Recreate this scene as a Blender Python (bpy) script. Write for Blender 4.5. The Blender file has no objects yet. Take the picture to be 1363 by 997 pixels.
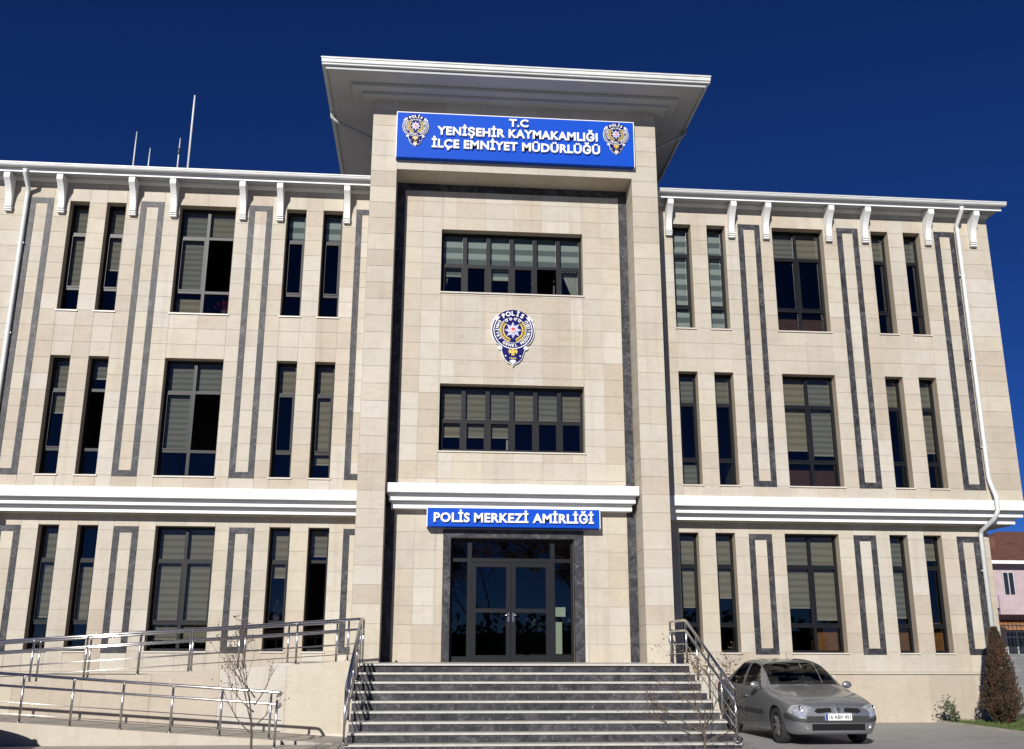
import bpy, bmesh, math, random
from mathutils import Vector, Matrix, Quaternion
random.seed(7)
C = bpy.context.scene
COL = C.collection
R = math.radians

# ------------------------------------------------------------------ camera
W, H, F = 1363.0, 997.0, 1325.0
YAW, PITCH, ROLL = 0.0848, 0.2706, 0.0026
cam_d = bpy.data.cameras.new('camera'); cam = bpy.data.objects.new('camera', cam_d); COL.objects.link(cam)
cam_d.sensor_width = 36.0; cam_d.sensor_fit = 'HORIZONTAL'; cam_d.lens = F / W * 36.0
cam_d.clip_start = 0.1; cam_d.clip_end = 2000
fw = Vector((math.sin(YAW) * math.cos(PITCH), math.cos(YAW) * math.cos(PITCH), math.sin(PITCH)))
rt = Vector((math.cos(YAW), -math.sin(YAW), 0)); up = rt.cross(fw)
r2 = rt * math.cos(ROLL) + up * math.sin(ROLL); u2 = -rt * math.sin(ROLL) + up * math.cos(ROLL)
cam.matrix_world = Matrix(((r2.x, u2.x, -fw.x, -1.93), (r2.y, u2.y, -fw.y, -23.5), (r2.z, u2.z, -fw.z, 1.67), (0, 0, 0, 1)))
C.camera = cam

# ------------------------------------------------------------------ sky, sun, exposure
SUN_TO = Vector((0.352, 1.0, -0.47)).normalized()       # direction the light travels
EL = math.asin(-SUN_TO.z)
AZ = math.atan2(-SUN_TO.x, -SUN_TO.y)                    # where the sun stands, from +Y towards +X
wd = bpy.data.worlds.new('World'); C.world = wd; wd.use_nodes = True
wn = wd.node_tree
sky = wn.nodes.new('ShaderNodeTexSky'); sky.sky_type = 'NISHITA'; sky.sun_disc = False
sky.sun_elevation = EL; sky.sun_rotation = AZ
sky.altitude = 1500; sky.air_density = 0.52; sky.dust_density = 0.0; sky.ozone_density = 9.0
hs = wn.nodes.new('ShaderNodeHueSaturation'); hs.inputs['Hue'].default_value = .512; hs.inputs['Saturation'].default_value = 1.08; hs.inputs['Value'].default_value = 1.02
wn.links.new(sky.outputs[0], hs.inputs['Color']); wn.links.new(hs.outputs[0], wn.nodes['Background'].inputs[0])
wn.nodes['Background'].inputs[1].default_value = 0.05
sl = bpy.data.lights.new('sun', 'SUN'); sl.energy = 4.2; sl.angle = R(0.53); sl.color = (1.0, 0.96, 0.90)
so = bpy.data.objects.new('sun', sl); COL.objects.link(so)
so.rotation_euler = SUN_TO.to_track_quat('-Z', 'Y').to_euler(); so.location = (-20, -60, 40)
vs = C.view_settings
vs.view_transform = 'Standard'; vs.look = 'None'; vs.gamma = 1; vs.use_curve_mapping = False
vs.exposure = 0.36
C.render.engine = 'CYCLES'

# ------------------------------------------------------------------ materials
MATS = {}
def nodes(name):
    m = bpy.data.materials.new(name); m.use_nodes = True
    nt = m.node_tree; return m, nt, nt.nodes['Principled BSDF']
def N(nt, t, **kw):
    n = nt.nodes.new(t)
    for k, v in kw.items():
        if k in n.inputs: n.inputs[k].default_value = v
        else: setattr(n, k, v)
    return n
def ramp(nt, fac, stops):
    r = nt.nodes.new('ShaderNodeValToRGB'); e = r.color_ramp.elements
    while len(e) < len(stops): e.new(0.5)
    for i, (p, c) in enumerate(stops):
        e[i].position = p; e[i].color = (*c, 1)
    nt.links.new(fac, r.inputs[0]); return r.outputs[0]
def mixc(nt, fac, a, b, mode='MIX'):
    n = nt.nodes.new('ShaderNodeMix'); n.data_type = 'RGBA'; n.blend_type = mode
    for s, v in ((0, fac), (6, a), (7, b)):
        if hasattr(v, 'is_linked') or hasattr(v, 'links'): nt.links.new(v, n.inputs[s])
        elif isinstance(v, tuple): n.inputs[s].default_value = (*v, 1)
        else: n.inputs[s].default_value = v
    return n.outputs[2]
def noise(nt, scale, detail=4, rough=.55, vec=None, dist=0.0):
    n = N(nt, 'ShaderNodeTexNoise', Scale=scale, Detail=detail, Roughness=rough, Distortion=dist)
    if vec is not None: nt.links.new(vec, n.inputs['Vector'])
    return n.outputs[0]
def objvec(nt, scale=(1, 1, 1)):
    t = nt.nodes.new('ShaderNodeTexCoord'); mp = nt.nodes.new('ShaderNodeMapping')
    mp.inputs['Scale'].default_value = scale
    nt.links.new(t.outputs['Object'], mp.inputs[0]); return mp.outputs[0]
def bump(nt, b, h, strength, dist=.01):
    n = N(nt, 'ShaderNodeBump', Strength=strength, Distance=dist)
    nt.links.new(h, n.inputs['Height']); nt.links.new(n.outputs[0], b.inputs['Normal'])
def plain(name, col, rough=.5, metal=0.0, var=.12, vscale=3.0, coat=0.0, spec=.5, bumps=0, bscale=60):
    m, nt, b = nodes(name)
    v = objvec(nt)
    n = noise(nt, vscale, 5, .6, v)
    lo = tuple(c * (1 - var) for c in col); hi = tuple(min(1, c * (1 + var)) for c in col)
    nt.links.new(ramp(nt, n, [(.3, lo), (.7, hi)]), b.inputs['Base Color'])
    b.inputs['Roughness'].default_value = rough; b.inputs['Metallic'].default_value = metal
    b.inputs['Coat Weight'].default_value = coat; b.inputs['Coat Roughness'].default_value = .06
    b.inputs['Specular IOR Level'].default_value = spec
    if bumps: bump(nt, b, noise(nt, bscale, 6, .6, v), bumps)
    MATS[name] = m; return m

def make_stone(name, tone_attr=True, base=(.472, .434, .368)):
    m, nt, b = nodes(name); v = objvec(nt)
    n1 = noise(nt, 2.2, 6, .62, v, .6); n2 = noise(nt, 22, 5, .7, v); n3 = noise(nt, .5, 3, .5, v)
    streak = noise(nt, 3.0, 6, .65, objvec(nt, (1.3, 1, 4.5)), 1.2)
    if tone_attr:
        a = nt.nodes.new('ShaderNodeAttribute'); a.attribute_name = 'tone'; basec = a.outputs['Color']
    else:
        rgb = nt.nodes.new('ShaderNodeRGB'); rgb.outputs[0].default_value = (*base, 1); basec = rgb.outputs[0]
    c = mixc(nt, .5, basec, ramp(nt, n1, [(.30, (.86, .83, .79)), (.55, (1, 1, 1)), (.75, (1.05, 1.03, .99))]), 'MULTIPLY')
    c = mixc(nt, .5, c, ramp(nt, streak, [(.32, (.86, .82, .77)), (.48, (1, 1, 1)), (.72, (1.06, 1.05, 1.04))]), 'MULTIPLY')
    c = mixc(nt, .35, c, ramp(nt, n2, [(.35, (.88, .86, .82)), (.6, (1.04, 1.03, 1.02))]), 'MULTIPLY')
    c = mixc(nt, .5, c, ramp(nt, n3, [(.35, (.93, .91, .88)), (.65, (1.02, 1.02, 1.02))]), 'MULTIPLY')
    run_ = noise(nt, 1.0, 4, .6, objvec(nt, (5.5, 5.5, .28)), .3)
    c = mixc(nt, .8, c, ramp(nt, run_, [(.28, (.90, .88, .85)), (.46, (1, 1, 1))]), 'MULTIPLY')
    scuff = noise(nt, 1.0, 3, .5, objvec(nt, (7, 7, 1.1)), .8)
    c = mixc(nt, ramp(nt, scuff, [(.70, (0, 0, 0)), (.76, (.35,) * 3)]), c, (.58, .55, .49))
    nt.links.new(c, b.inputs['Base Color'])
    b.inputs['Roughness'].default_value = .55; b.inputs['Specular IOR Level'].default_value = .16
    bump(nt, b, n2, .12, .004)
    MATS[name] = m; return m
stone = make_stone('stone')
stone_plain = make_stone('stone_plain', False)
stone_back = plain('stone_joint', (.37, .335, .28), .8, var=.15)
def make_marble():
    m, nt, b = nodes('dark_marble'); v = objvec(nt)
    n = noise(nt, 2.4, 8, .68, v, 1.6); n2 = noise(nt, 14, 6, .7, v, .8)
    vo = N(nt, 'ShaderNodeTexVoronoi', Scale=2.6); vo.feature = 'DISTANCE_TO_EDGE'
    wv = nt.nodes.new('ShaderNodeVectorMath'); wv.operation = 'ADD'
    nn = N(nt, 'ShaderNodeTexNoise', Scale=3.0, Detail=5.0); nt.links.new(v, nn.inputs['Vector'])
    nt.links.new(v, wv.inputs[0]); nt.links.new(nn.outputs['Color'], wv.inputs[1]); nt.links.new(wv.outputs[0], vo.inputs['Vector'])
    c = ramp(nt, n, [(.3, (.015, .016, .019)), (.52, (.043, .043, .048)), (.70, (.10, .10, .105))])
    c = mixc(nt, ramp(nt, vo.outputs['Distance'], [(0.0, (.7,) * 3), (.010, (0, 0, 0))]), c, (.25, .245, .25))
    c = mixc(nt, .6, c, ramp(nt, n2, [(.35, (.65, .65, .68)), (.62, (1.35, 1.33, 1.33))]), 'MULTIPLY')
    c = mixc(nt, ramp(nt, n2, [(.66, (0, 0, 0)), (.74, (.5,) * 3)]), c, (.3, .3, .3))
    nt.links.new(c, b.inputs['Base Color']); b.inputs['Roughness'].default_value = .45; b.inputs['Specular IOR Level'].default_value = .18
    MATS['dark_marble'] = m; return m
marble = make_marble()
white = plain('white_trim', (.76, .76, .745), .55, var=.05, vscale=1.5, bumps=.04, bscale=9)
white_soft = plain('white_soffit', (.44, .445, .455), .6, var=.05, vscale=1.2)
gutter_m = plain('gutter_metal', (.58, .59, .58), .42, var=.09, vscale=2.5)
pipe_m = plain('pipe_paint', (.62, .64, .63), .42, var=.08, vscale=5)
pipe_shade = plain('pipe_shaded', (.30, .30, .29), .5, var=.08, vscale=5)  # pipe paint darkened to stand in for the shade under the tower eaves
frame_m = plain('anthracite_frame', (.009, .010, .0125), .40, var=.1, spec=.22)
sill_m = plain('light_sill', (.58, .53, .46), .4, var=.06)
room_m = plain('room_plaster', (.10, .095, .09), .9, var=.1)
roof_m = plain('roof_sheet', (.20, .19, .18), .7)
blue_m = plain('sign_blue', (.001, .062, .46), .5, var=.05, spec=.12)
blue_edge = plain('sign_edge', (.003, .03, .24), .45, var=.05)
letter_m = plain('letter_white', (.82, .82, .82), .4, var=.02)
navy_m = plain('emblem_navy', (.006, .007, .10), .5, var=.05, spec=.08)
gold_m = plain('emblem_gold', (.55, .40, .06), .4, var=.15, vscale=12)
star_m = plain('emblem_star', (.30, .32, .55), .4, var=.2, vscale=20)
star_l = plain('emblem_star_light', (.50, .52, .70), .4, var=.1, vscale=20)
red_m = plain('emblem_red', (.55, .01, .02), .4, var=.05)
steel = plain('stainless_steel', (.62, .60, .58), .24, metal=1.0, var=.06, vscale=8)
steel_thin = plain('steel_rod', (.55, .53, .51), .3, metal=1.0, var=.06, vscale=8)
nosing = plain('step_tread', (.46, .44, .395), .5, var=.12, vscale=6, bumps=.1)
bark_m = plain('sapling_bark', (.11, .085, .065), .85, var=.3, vscale=20)
bark_big = plain('tree_bark', (.085, .07, .055), .9, var=.3, vscale=6)
leaf_dead = plain('dry_leaf', (.10, .06, .03), .8, var=.4, vscale=9)
leaf_rust = plain('rusty_leaf', (.26, .18, .12), .8, var=.4, vscale=1.5)
_nt = leaf_rust.node_tree; _tl = _nt.nodes.new('ShaderNodeBsdfTranslucent'); _tl.inputs[0].default_value = (.34, .22, .13, 1)
_mx = _nt.nodes.new('ShaderNodeMixShader'); _mx.inputs[0].default_value = .55
_nt.links.new(_nt.nodes['Principled BSDF'].outputs[0], _mx.inputs[1]); _nt.links.new(_tl.outputs[0], _mx.inputs[2]); _nt.links.new(_mx.outputs[0], _nt.nodes['Material Output'].inputs[0])
grass_m = plain('grass_blade', (.075, .11, .025), .7, var=.45, vscale=2.5)
soil_m = plain('lawn_soil', (.06, .065, .025), .95, var=.4, vscale=5, bumps=.4)
shrub_m = plain('shrub_leaf', (.06, .085, .035), .6, var=.4, vscale=8)
concrete_m = plain('ramp_concrete', (.37, .345, .30), .8, var=.15, vscale=2.2, bumps=.15)
wood_m = plain('cabinet_wood', (.30, .13, .045), .45, var=.25, vscale=4)
brown_m = plain('brown_panel', (.10, .045, .03), .6, var=.2, vscale=4)
paper_m = plain('pale_paper', (.52, .60, .50), .8, var=.04)
pink_m = plain('pink_plaster', (.42, .33, .35), .8, var=.12)
tile_roof = plain('clay_tiles', (.13, .055, .038), .8, var=.35, vscale=3, bumps=.5, bscale=14)
awn_m = plain('awning_cloth', (.36, .16, .07), .8, var=.3)
glass_dark = plain('far_glass', (.02, .022, .026), .1, var=.1)
rail_dark = plain('dark_iron', (.03, .03, .03), .5, var=.2)
curtain_w = plain('curtain_cloth', (.55, .58, .56), .8, var=.1)
flower_m = plain('red_flower', (.42, .03, .06), .6, var=.3, vscale=20)
def make_blockwall():
    m, nt, b = nodes('grey_block'); 
    br = nt.nodes.new('ShaderNodeTexBrick'); br.inputs['Scale'].default_value = 2.4
    br.inputs['Color1'].default_value = (.20, .20, .205, 1); br.inputs['Color2'].default_value = (.155, .155, .16, 1)
    br.inputs['Mortar'].default_value = (.11, .11, .11, 1); br.inputs['Mortar Size'].default_value = .012
    t = nt.nodes.new('ShaderNodeTexCoord'); mp = nt.nodes.new('ShaderNodeMapping'); mp.inputs['Rotation'].default_value = (R(90), 0, 0)
    nt.links.new(t.outputs['Object'], mp.inputs[0]); nt.links.new(mp.outputs[0], br.inputs['Vector'])
    nt.links.new(br.outputs[0], b.inputs['Base Color']); b.inputs['Roughness'].default_value = .9
    MATS['grey_block'] = m; return m
block_m = make_blockwall()
def make_thuja():
    m, nt, b = nodes('conifer_leaf'); v = objvec(nt)
    n = noise(nt, 3.2, 5, .6, v); n2 = noise(nt, 26, 3, .6, v)
    c = ramp(nt, n, [(.36, (.022, .025, .011)), (.5, (.055, .032, .016)), (.66, (.095, .042, .022))])
    c = mixc(nt, .6, c, ramp(nt, n2, [(.3, (.6, .6, .6)), (.7, (1.3, 1.3, 1.2))]), 'MULTIPLY')
    nt.links.new(c, b.inputs['Base Color']); b.inputs['Roughness'].default_value = .8
    return m
thuja_m = make_thuja()
def make_ground():
    m, nt, b = nodes('yard_concrete'); v = objvec(nt)
    n1 = noise(nt, .35, 6, .6, v, .5); n2 = noise(nt, 9, 6, .7, v); n3 = noise(nt, 60, 3, .6, v); n4 = noise(nt, 1.4, 5, .6, v, 1.0)
    c = ramp(nt, n1, [(.3, (.26, .255, .245)), (.7, (.36, .355, .34))])
    c = mixc(nt, .5, c, ramp(nt, n2, [(.3, (.78, .78, .78)), (.7, (1.12, 1.12, 1.1))]), 'MULTIPLY')
    c = mixc(nt, .4, c, ramp(nt, n3, [(.3, (.7, .7, .7)), (.7, (1.2, 1.2, 1.2))]), 'MULTIPLY')
    c = mixc(nt, .7, c, ramp(nt, n4, [(.30, (.72, .71, .7)), (.42, (1, 1, 1))]), 'MULTIPLY')
    nt.links.new(c, b.inputs['Base Color']); b.inputs['Roughness'].default_value = .85
    bump(nt, b, n3, .25, .006); return m
ground_m = make_ground()
def make_glass(name, tint, ior=1.6):
    m = bpy.data.materials.new(name); m.use_nodes = True; nt = m.node_tree
    nt.nodes.remove(nt.nodes['Principled BSDF'])
    out = nt.nodes['Material Output']
    tr = nt.nodes.new('ShaderNodeBsdfTransparent'); tr.inputs[0].default_value = (*tint, 1)
    gl = nt.nodes.new('ShaderNodeBsdfGlossy'); gl.inputs['Roughness'].default_value = .015
    fr = nt.nodes.new('ShaderNodeFresnel'); fr.inputs['IOR'].default_value = ior
    v = objvec(nt); bp = N(nt, 'ShaderNodeBump', Strength=.05, Distance=.02)
    nt.links.new(noise(nt, .9, 2, .5, v), bp.inputs['Height']); nt.links.new(bp.outputs[0], gl.inputs['Normal'])
    mx = nt.nodes.new('ShaderNodeMixShader')
    nt.links.new(fr.outputs[0], mx.inputs[0]); nt.links.new(tr.outputs[0], mx.inputs[1]); nt.links.new(gl.outputs[0], mx.inputs[2])
    nt.links.new(mx.outputs[0], out.inputs[0]); return m
glass = make_glass('window_glass', (.50, .515, .49))
def make_blind(name, c1, c2, period, duty=.6):
    m, nt, b = nodes(name); t = nt.nodes.new('ShaderNodeTexCoord')
    s = nt.nodes.new('ShaderNodeSeparateXYZ'); nt.links.new(t.outputs['Object'], s.inputs[0])
    d = N(nt, 'ShaderNodeMath', operation='DIVIDE'); nt.links.new(s.outputs[2], d.inputs[0]); d.inputs[1].default_value = period
    f = N(nt, 'ShaderNodeMath', operation='FRACT'); nt.links.new(d.outputs[0], f.inputs[0])
    lo = tuple(.62 * x for x in c1)
    c = ramp(nt, f.outputs[0], [(0, lo), (.06, c1), (duty, c1), (duty + .05, c2), (.97, c2), (1.0, lo)])
    nt.links.new(c, b.inputs['Base Color']); b.inputs['Roughness'].default_value = .85
    return m
blind_m = make_blind('blind_olive', (.385, .355, .295), (.285, .26, .21), .16)
blind_g = make_blind('blind_grey', (.34, .335, .31), (.24, .235, .215), .14)
blind_w = make_blind('blind_warm', (.43, .385, .30), (.33, .29, .22), .18)
blind_t = make_blind('blind_pale', (.66, .74, .74), (.26, .31, .33), .30, .5)

# ------------------------------------------------------------------ mesh helpers
class MB:
    def __init__(s): s.v = []; s.f = []; s.m = []; s.tone = []; s.smooth = set()
    def quad(s, a, b, c, d, m=0, tone=None):
        i = len(s.v); s.v += [tuple(a), tuple(b), tuple(c), tuple(d)]; s.f.append((i, i + 1, i + 2, i + 3)); s.m.append(m); s.tone.append(tone)
    def box(s, x0, x1, y0, y1, z0, z1, m=0):
        if x1 < x0: x0, x1 = x1, x0
        i = len(s.v)
        s.v += [(x0, y0, z0), (x1, y0, z0), (x1, y1, z0), (x0, y1, z0), (x0, y0, z1), (x1, y0, z1), (x1, y1, z1), (x0, y1, z1)]
        for q in ((0, 3, 2, 1), (4, 5, 6, 7), (0, 1, 5, 4), (1, 2, 6, 5), (2, 3, 7, 6), (3, 0, 4, 7)):
            s.f.append(tuple(i + k for k in q)); s.m.append(m); s.tone.append(None)
    def extrude_x(s, prof, x0, x1, m=0, x0s=None, x1s=None):
        n = len(prof); i = len(s.v)
        for k, (y, z) in enumerate(prof): s.v.append(((x0s[k] if x0s else x0), y, z))
        for k, (y, z) in enumerate(prof): s.v.append(((x1s[k] if x1s else x1), y, z))
        for k in range(n):
            s.f.append((i + k, i + (k + 1) % n, i + n + (k + 1) % n, i + n + k)); s.m.append(m); s.tone.append(None)
        s.f.append(tuple(i + n - 1 - k for k in range(n))); s.m.append(m); s.tone.append(None)
        s.f.append(tuple(i + n + k for k in range(n))); s.m.append(m); s.tone.append(None)
    def prism_xz(s, pts, y0, y1, m=0):
        n = len(pts); i = len(s.v)
        for x, z in pts: s.v.append((x, y0, z))
        for x, z in pts: s.v.append((x, y1, z))
        s.f.append(tuple(i + k for k in range(n))); s.m.append(m); s.tone.append(None)
        s.f.append(tuple(i + n + n - 1 - k for k in range(n))); s.m.append(m); s.tone.append(None)
        for k in range(n):
            s.f.append((i + k, i + n + k, i + n + (k + 1) % n, i + (k + 1) % n)); s.m.append(m); s.tone.append(None)
    def tube(s, pts, rad, seg=8, m=0, cap=True):
        pts = [Vector(p) for p in pts]; n = len(pts)
        rs = rad if isinstance(rad, (list, tuple)) else [rad] * n
        i = len(s.v); prev = None
        for k, p in enumerate(pts):
            d = (pts[min(k + 1, n - 1)] - pts[max(k - 1, 0)]).normalized()
            if prev is None:
                a = d.cross(Vector((0, 0, 1)) if abs(d.z) < .9 else Vector((1, 0, 0))).normalized()
            else: a = (prev - d * prev.dot(d)).normalized()
            prev = a; b = d.cross(a)
            for j in range(seg):
                t = 2 * math.pi * j / seg; q = p + (a * math.cos(t) + b * math.sin(t)) * rs[k]; s.v.append(tuple(q))
        for k in range(n - 1):
            for j in range(seg):
                s.smooth.add(len(s.f))
                s.f.append((i + k * seg + j, i + k * seg + (j + 1) % seg, i + (k + 1) * seg + (j + 1) % seg, i + (k + 1) * seg + j)); s.m.append(m); s.tone.append(None)
        if cap:
            s.f.append(tuple(i + j for j in range(seg))[::-1]); s.m.append(m); s.tone.append(None)
            s.f.append(tuple(i + (n - 1) * seg + j for j in range(seg))); s.m.append(m); s.tone.append(None)
    def lathe(s, prof, seg=24, m=0, axis='x', c=(0, 0, 0)):
        i = len(s.v); n = len(prof)
        for r, h in prof:
            for j in range(seg):
                t = 2 * math.pi * j / seg
                p = (h, r * math.cos(t), r * math.sin(t)) if axis == 'x' else (r * math.cos(t), r * math.sin(t), h)
                s.v.append((p[0] + c[0], p[1] + c[1], p[2] + c[2]))
        for k in range(n - 1):
            for j in range(seg):
                s.smooth.add(len(s.f))
                s.f.append((i + k * seg + j, i + k * seg + (j + 1) % seg, i + (k + 1) * seg + (j + 1) % seg, i + (k + 1) * seg + j)); s.m.append(m); s.tone.append(None)
    def add(s, verts, faces, m=0):
        i = len(s.v); s.v += [tuple(v) for v in verts]
        for f in faces: s.f.append(tuple(i + k for k in f)); s.m.append(m); s.tone.append(None)
    def build(s, name, mats, parent=None, smooth=False, bevel=0, recalc=True):
        if not isinstance(mats, (list, tuple)): mats = [mats]
        off = Vector(worldloc(parent)) if parent else Vector((0, 0, 0))
        me = bpy.data.meshes.new(name)
        me.from_pydata([tuple(Vector(v) - off) for v in s.v], [], s.f)
        for m in mats: me.materials.append(m)
        me.polygons.foreach_set('material_index', s.m)
        if any(t is not None for t in s.tone):
            a = me.attributes.new('tone', 'FLOAT_VECTOR', 'FACE')
            for k, t in enumerate(s.tone): a.data[k].vector = t if t else (.30, .25, .20)
        for k, p in enumerate(me.polygons): p.use_smooth = smooth or (k in s.smooth)
        if recalc:
            bm = bmesh.new(); bm.from_mesh(me); bmesh.ops.recalc_face_normals(bm, faces=bm.faces); bm.to_mesh(me); bm.free()
        me.update()
        o = bpy.data.objects.new(name, me); COL.objects.link(o)
        if parent: o.parent = parent
        if bevel:
            md = o.modifiers.new('bevel', 'BEVEL'); md.width = bevel; md.segments = 2; md.limit_method = 'ANGLE'; md.angle_limit = R(40)
        return o
def worldloc(o):
    p = Vector((0, 0, 0))
    while o is not None: p += o.location; o = o.parent
    return p
def thing(name, label, cat, loc=(0, 0, 0), rz=0, group=None):
    o = bpy.data.objects.new(name, None); COL.objects.link(o); o.empty_display_size = .3
    o.location = loc; o.rotation_euler = (0, 0, rz); tag(o, label, cat, group); return o
def tag(o, label, cat, group=None):
    o['label'] = label; o['category'] = cat
    if group: o['group'] = group
def kind(o, k): o['kind'] = k; return o
def copy_tree(o, parent=None):
    c = o.copy(); COL.objects.link(c); c.parent = parent
    for ch in list(o.children): copy_tree(ch, c)
    return c

GLYPH = {}
def glyph_mesh(txt, bold=.018):
    if (txt, bold) in GLYPH: return GLYPH[(txt, bold)]
    cu = bpy.data.curves.new('text', 'FONT'); cu.body = txt; cu.size = 1.0; cu.offset = bold; cu.extrude = .5
    cu.resolution_u = 3; cu.space_character = 1.06
    o = bpy.data.objects.new('text', cu); COL.objects.link(o)
    dg = bpy.context.evaluated_depsgraph_get(); dg.update()
    me = bpy.data.meshes.new_from_object(o.evaluated_get(dg), depsgraph=dg)
    v = [tuple(p.co) for p in me.vertices]; f = [tuple(p.vertices) for p in me.polygons]
    bpy.data.objects.remove(o); bpy.data.curves.remove(cu); bpy.data.meshes.remove(me)
    GLYPH[(txt, bold)] = (v, f); return v, f
def text_on(mb, txt, cx, zbase, width, cap, yfront, depth, m=0, bold=.03):
    """lettering in the xz plane facing -y; zbase is the baseline"""
    v, f = glyph_mesh(txt, bold)
    xs = [p[0] for p in v]; capref = max(p[1] for p in glyph_mesh('H', bold)[0]) - min(p[1] for p in glyph_mesh('H', bold)[0])
    b0 = min(p[1] for p in glyph_mesh('H', bold)[0])
    sx = width / (max(xs) - min(xs)); sz = cap / capref; x0 = (max(xs) + min(xs)) / 2
    mb.add([(cx + (p[0] - x0) * sx, yfront + depth / 2 - p[2] * depth, zbase + (p[1] - b0) * sz) for p in v], f, m)

# ------------------------------------------------------------------ the setting: ground
GZ = 0.05
g = MB(); g.quad((-300, -300, GZ), (300, -300, GZ), (300, 600, GZ), (-300, 600, GZ))
kind(g.build('ground', ground_m), 'structure')

# ------------------------------------------------------------------ the police station
CX = 0.03
WY, GY = 0.0, 0.615           # faces of the upper wing wall and of the set-back ground floor
TY, BY = -1.25, -0.50         # tower front and back of its recess
building = thing('police_station', 'three storey beige stone building with a taller middle tower and white trim', 'building', (0, 0, GZ))

PAL = [(.485, .447, .380), (.478, .440, .374), (.462, .414, .342), (.445, .394, .325), (.485, .445, .366), (.498, .468, .412), (.465, .432, .370)]
def tone_gen(seed):
    rnd = random.Random(seed); st = {'c': rnd.choice(PAL), 'n': 0}
    def nxt():
        if st['n'] <= 0: st['c'] = rnd.choice(PAL); st['n'] = rnd.choice((1, 1, 2, 3, 4))
        st['n'] -= 1; k = rnd.uniform(.95, 1.04); return tuple(min(.56, x * k) for x in st['c'])
    return nxt
def clad(mb, x0, x1, z0, z1, y, holes, xbreaks, course, seed, zstart=None, maxw=1.05, thick=.25, reveal=.30, gap=.003):
    """stone slabs with open joints on a backing wall; holes are openings (x0,x1,z0,z1) with reveals"""
    xs = sorted({round(v, 4) for v in ([x0, x1] + list(xbreaks) + [h[0] for h in holes] + [h[1] for h in holes]) if x0 - 1e-6 <= v <= x1 + 1e-6})
    full = []
    for a, b in zip(xs, xs[1:]):
        n = max(1, math.ceil((b - a) / maxw - .001)); full += [a + (b - a) * k / n for k in range(n)]
    full.append(xs[-1]); nxt = tone_gen(seed)
    zs0 = [z0]; z = zstart if zstart else z0
    while z <= z0 + .02: z += course
    while z < z1 - .02: zs0.append(z); z += course
    zs0.append(z1)
    for a, b in zip(full, full[1:]):
        hz = sorted([(h[2], h[3]) for h in holes if h[0] < (a + b) / 2 < h[1]])
        spans = []; c = z0
        for lo, hi in hz: spans.append((c, lo)); c = hi
        spans.append((c, z1))
        for s0, s1 in spans:
            if s1 - s0 < .005: continue
            zz = [s0] + [q for q in zs0 if s0 + .05 < q < s1 - .05] + [s1]
            for p, q in zip(zz, zz[1:]):
                mb.quad((a + gap, y, p + gap), (b - gap, y, p + gap), (b - gap, y, q - gap), (a + gap, y, q - gap), 0, nxt())
    # backing sheet 8 mm behind, with openings, then reveals
    zc = sorted({z0, z1} | {h[2] for h in holes} | {h[3] for h in holes}); xc = sorted({x0, x1} | {h[0] for h in holes} | {h[1] for h in holes})
    for a, b in zip(xc, xc[1:]):
        for p, q in zip(zc, zc[1:]):
            if any(h[0] < (a + b) / 2 < h[1] and h[2] < (p + q) / 2 < h[3] for h in holes): continue
            mb.quad((a, y + .008, p), (b, y + .008, p), (b, y + .008, q), (a, y + .008, q), 1)
            mb.quad((a, y + thick, p), (a, y + thick, q), (b, y + thick, q), (b, y + thick, p), 2)
    for hx0, hx1, hz0, hz1 in holes:
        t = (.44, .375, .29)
        yb = y + reveal
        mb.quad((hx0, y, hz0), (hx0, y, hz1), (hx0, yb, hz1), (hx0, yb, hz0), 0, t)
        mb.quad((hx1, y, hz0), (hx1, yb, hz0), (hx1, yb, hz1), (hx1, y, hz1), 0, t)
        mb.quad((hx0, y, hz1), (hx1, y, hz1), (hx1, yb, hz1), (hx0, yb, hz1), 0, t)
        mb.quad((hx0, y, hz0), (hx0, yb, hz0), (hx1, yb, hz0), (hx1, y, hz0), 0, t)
STONE = [stone, stone_back, room_m]

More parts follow.
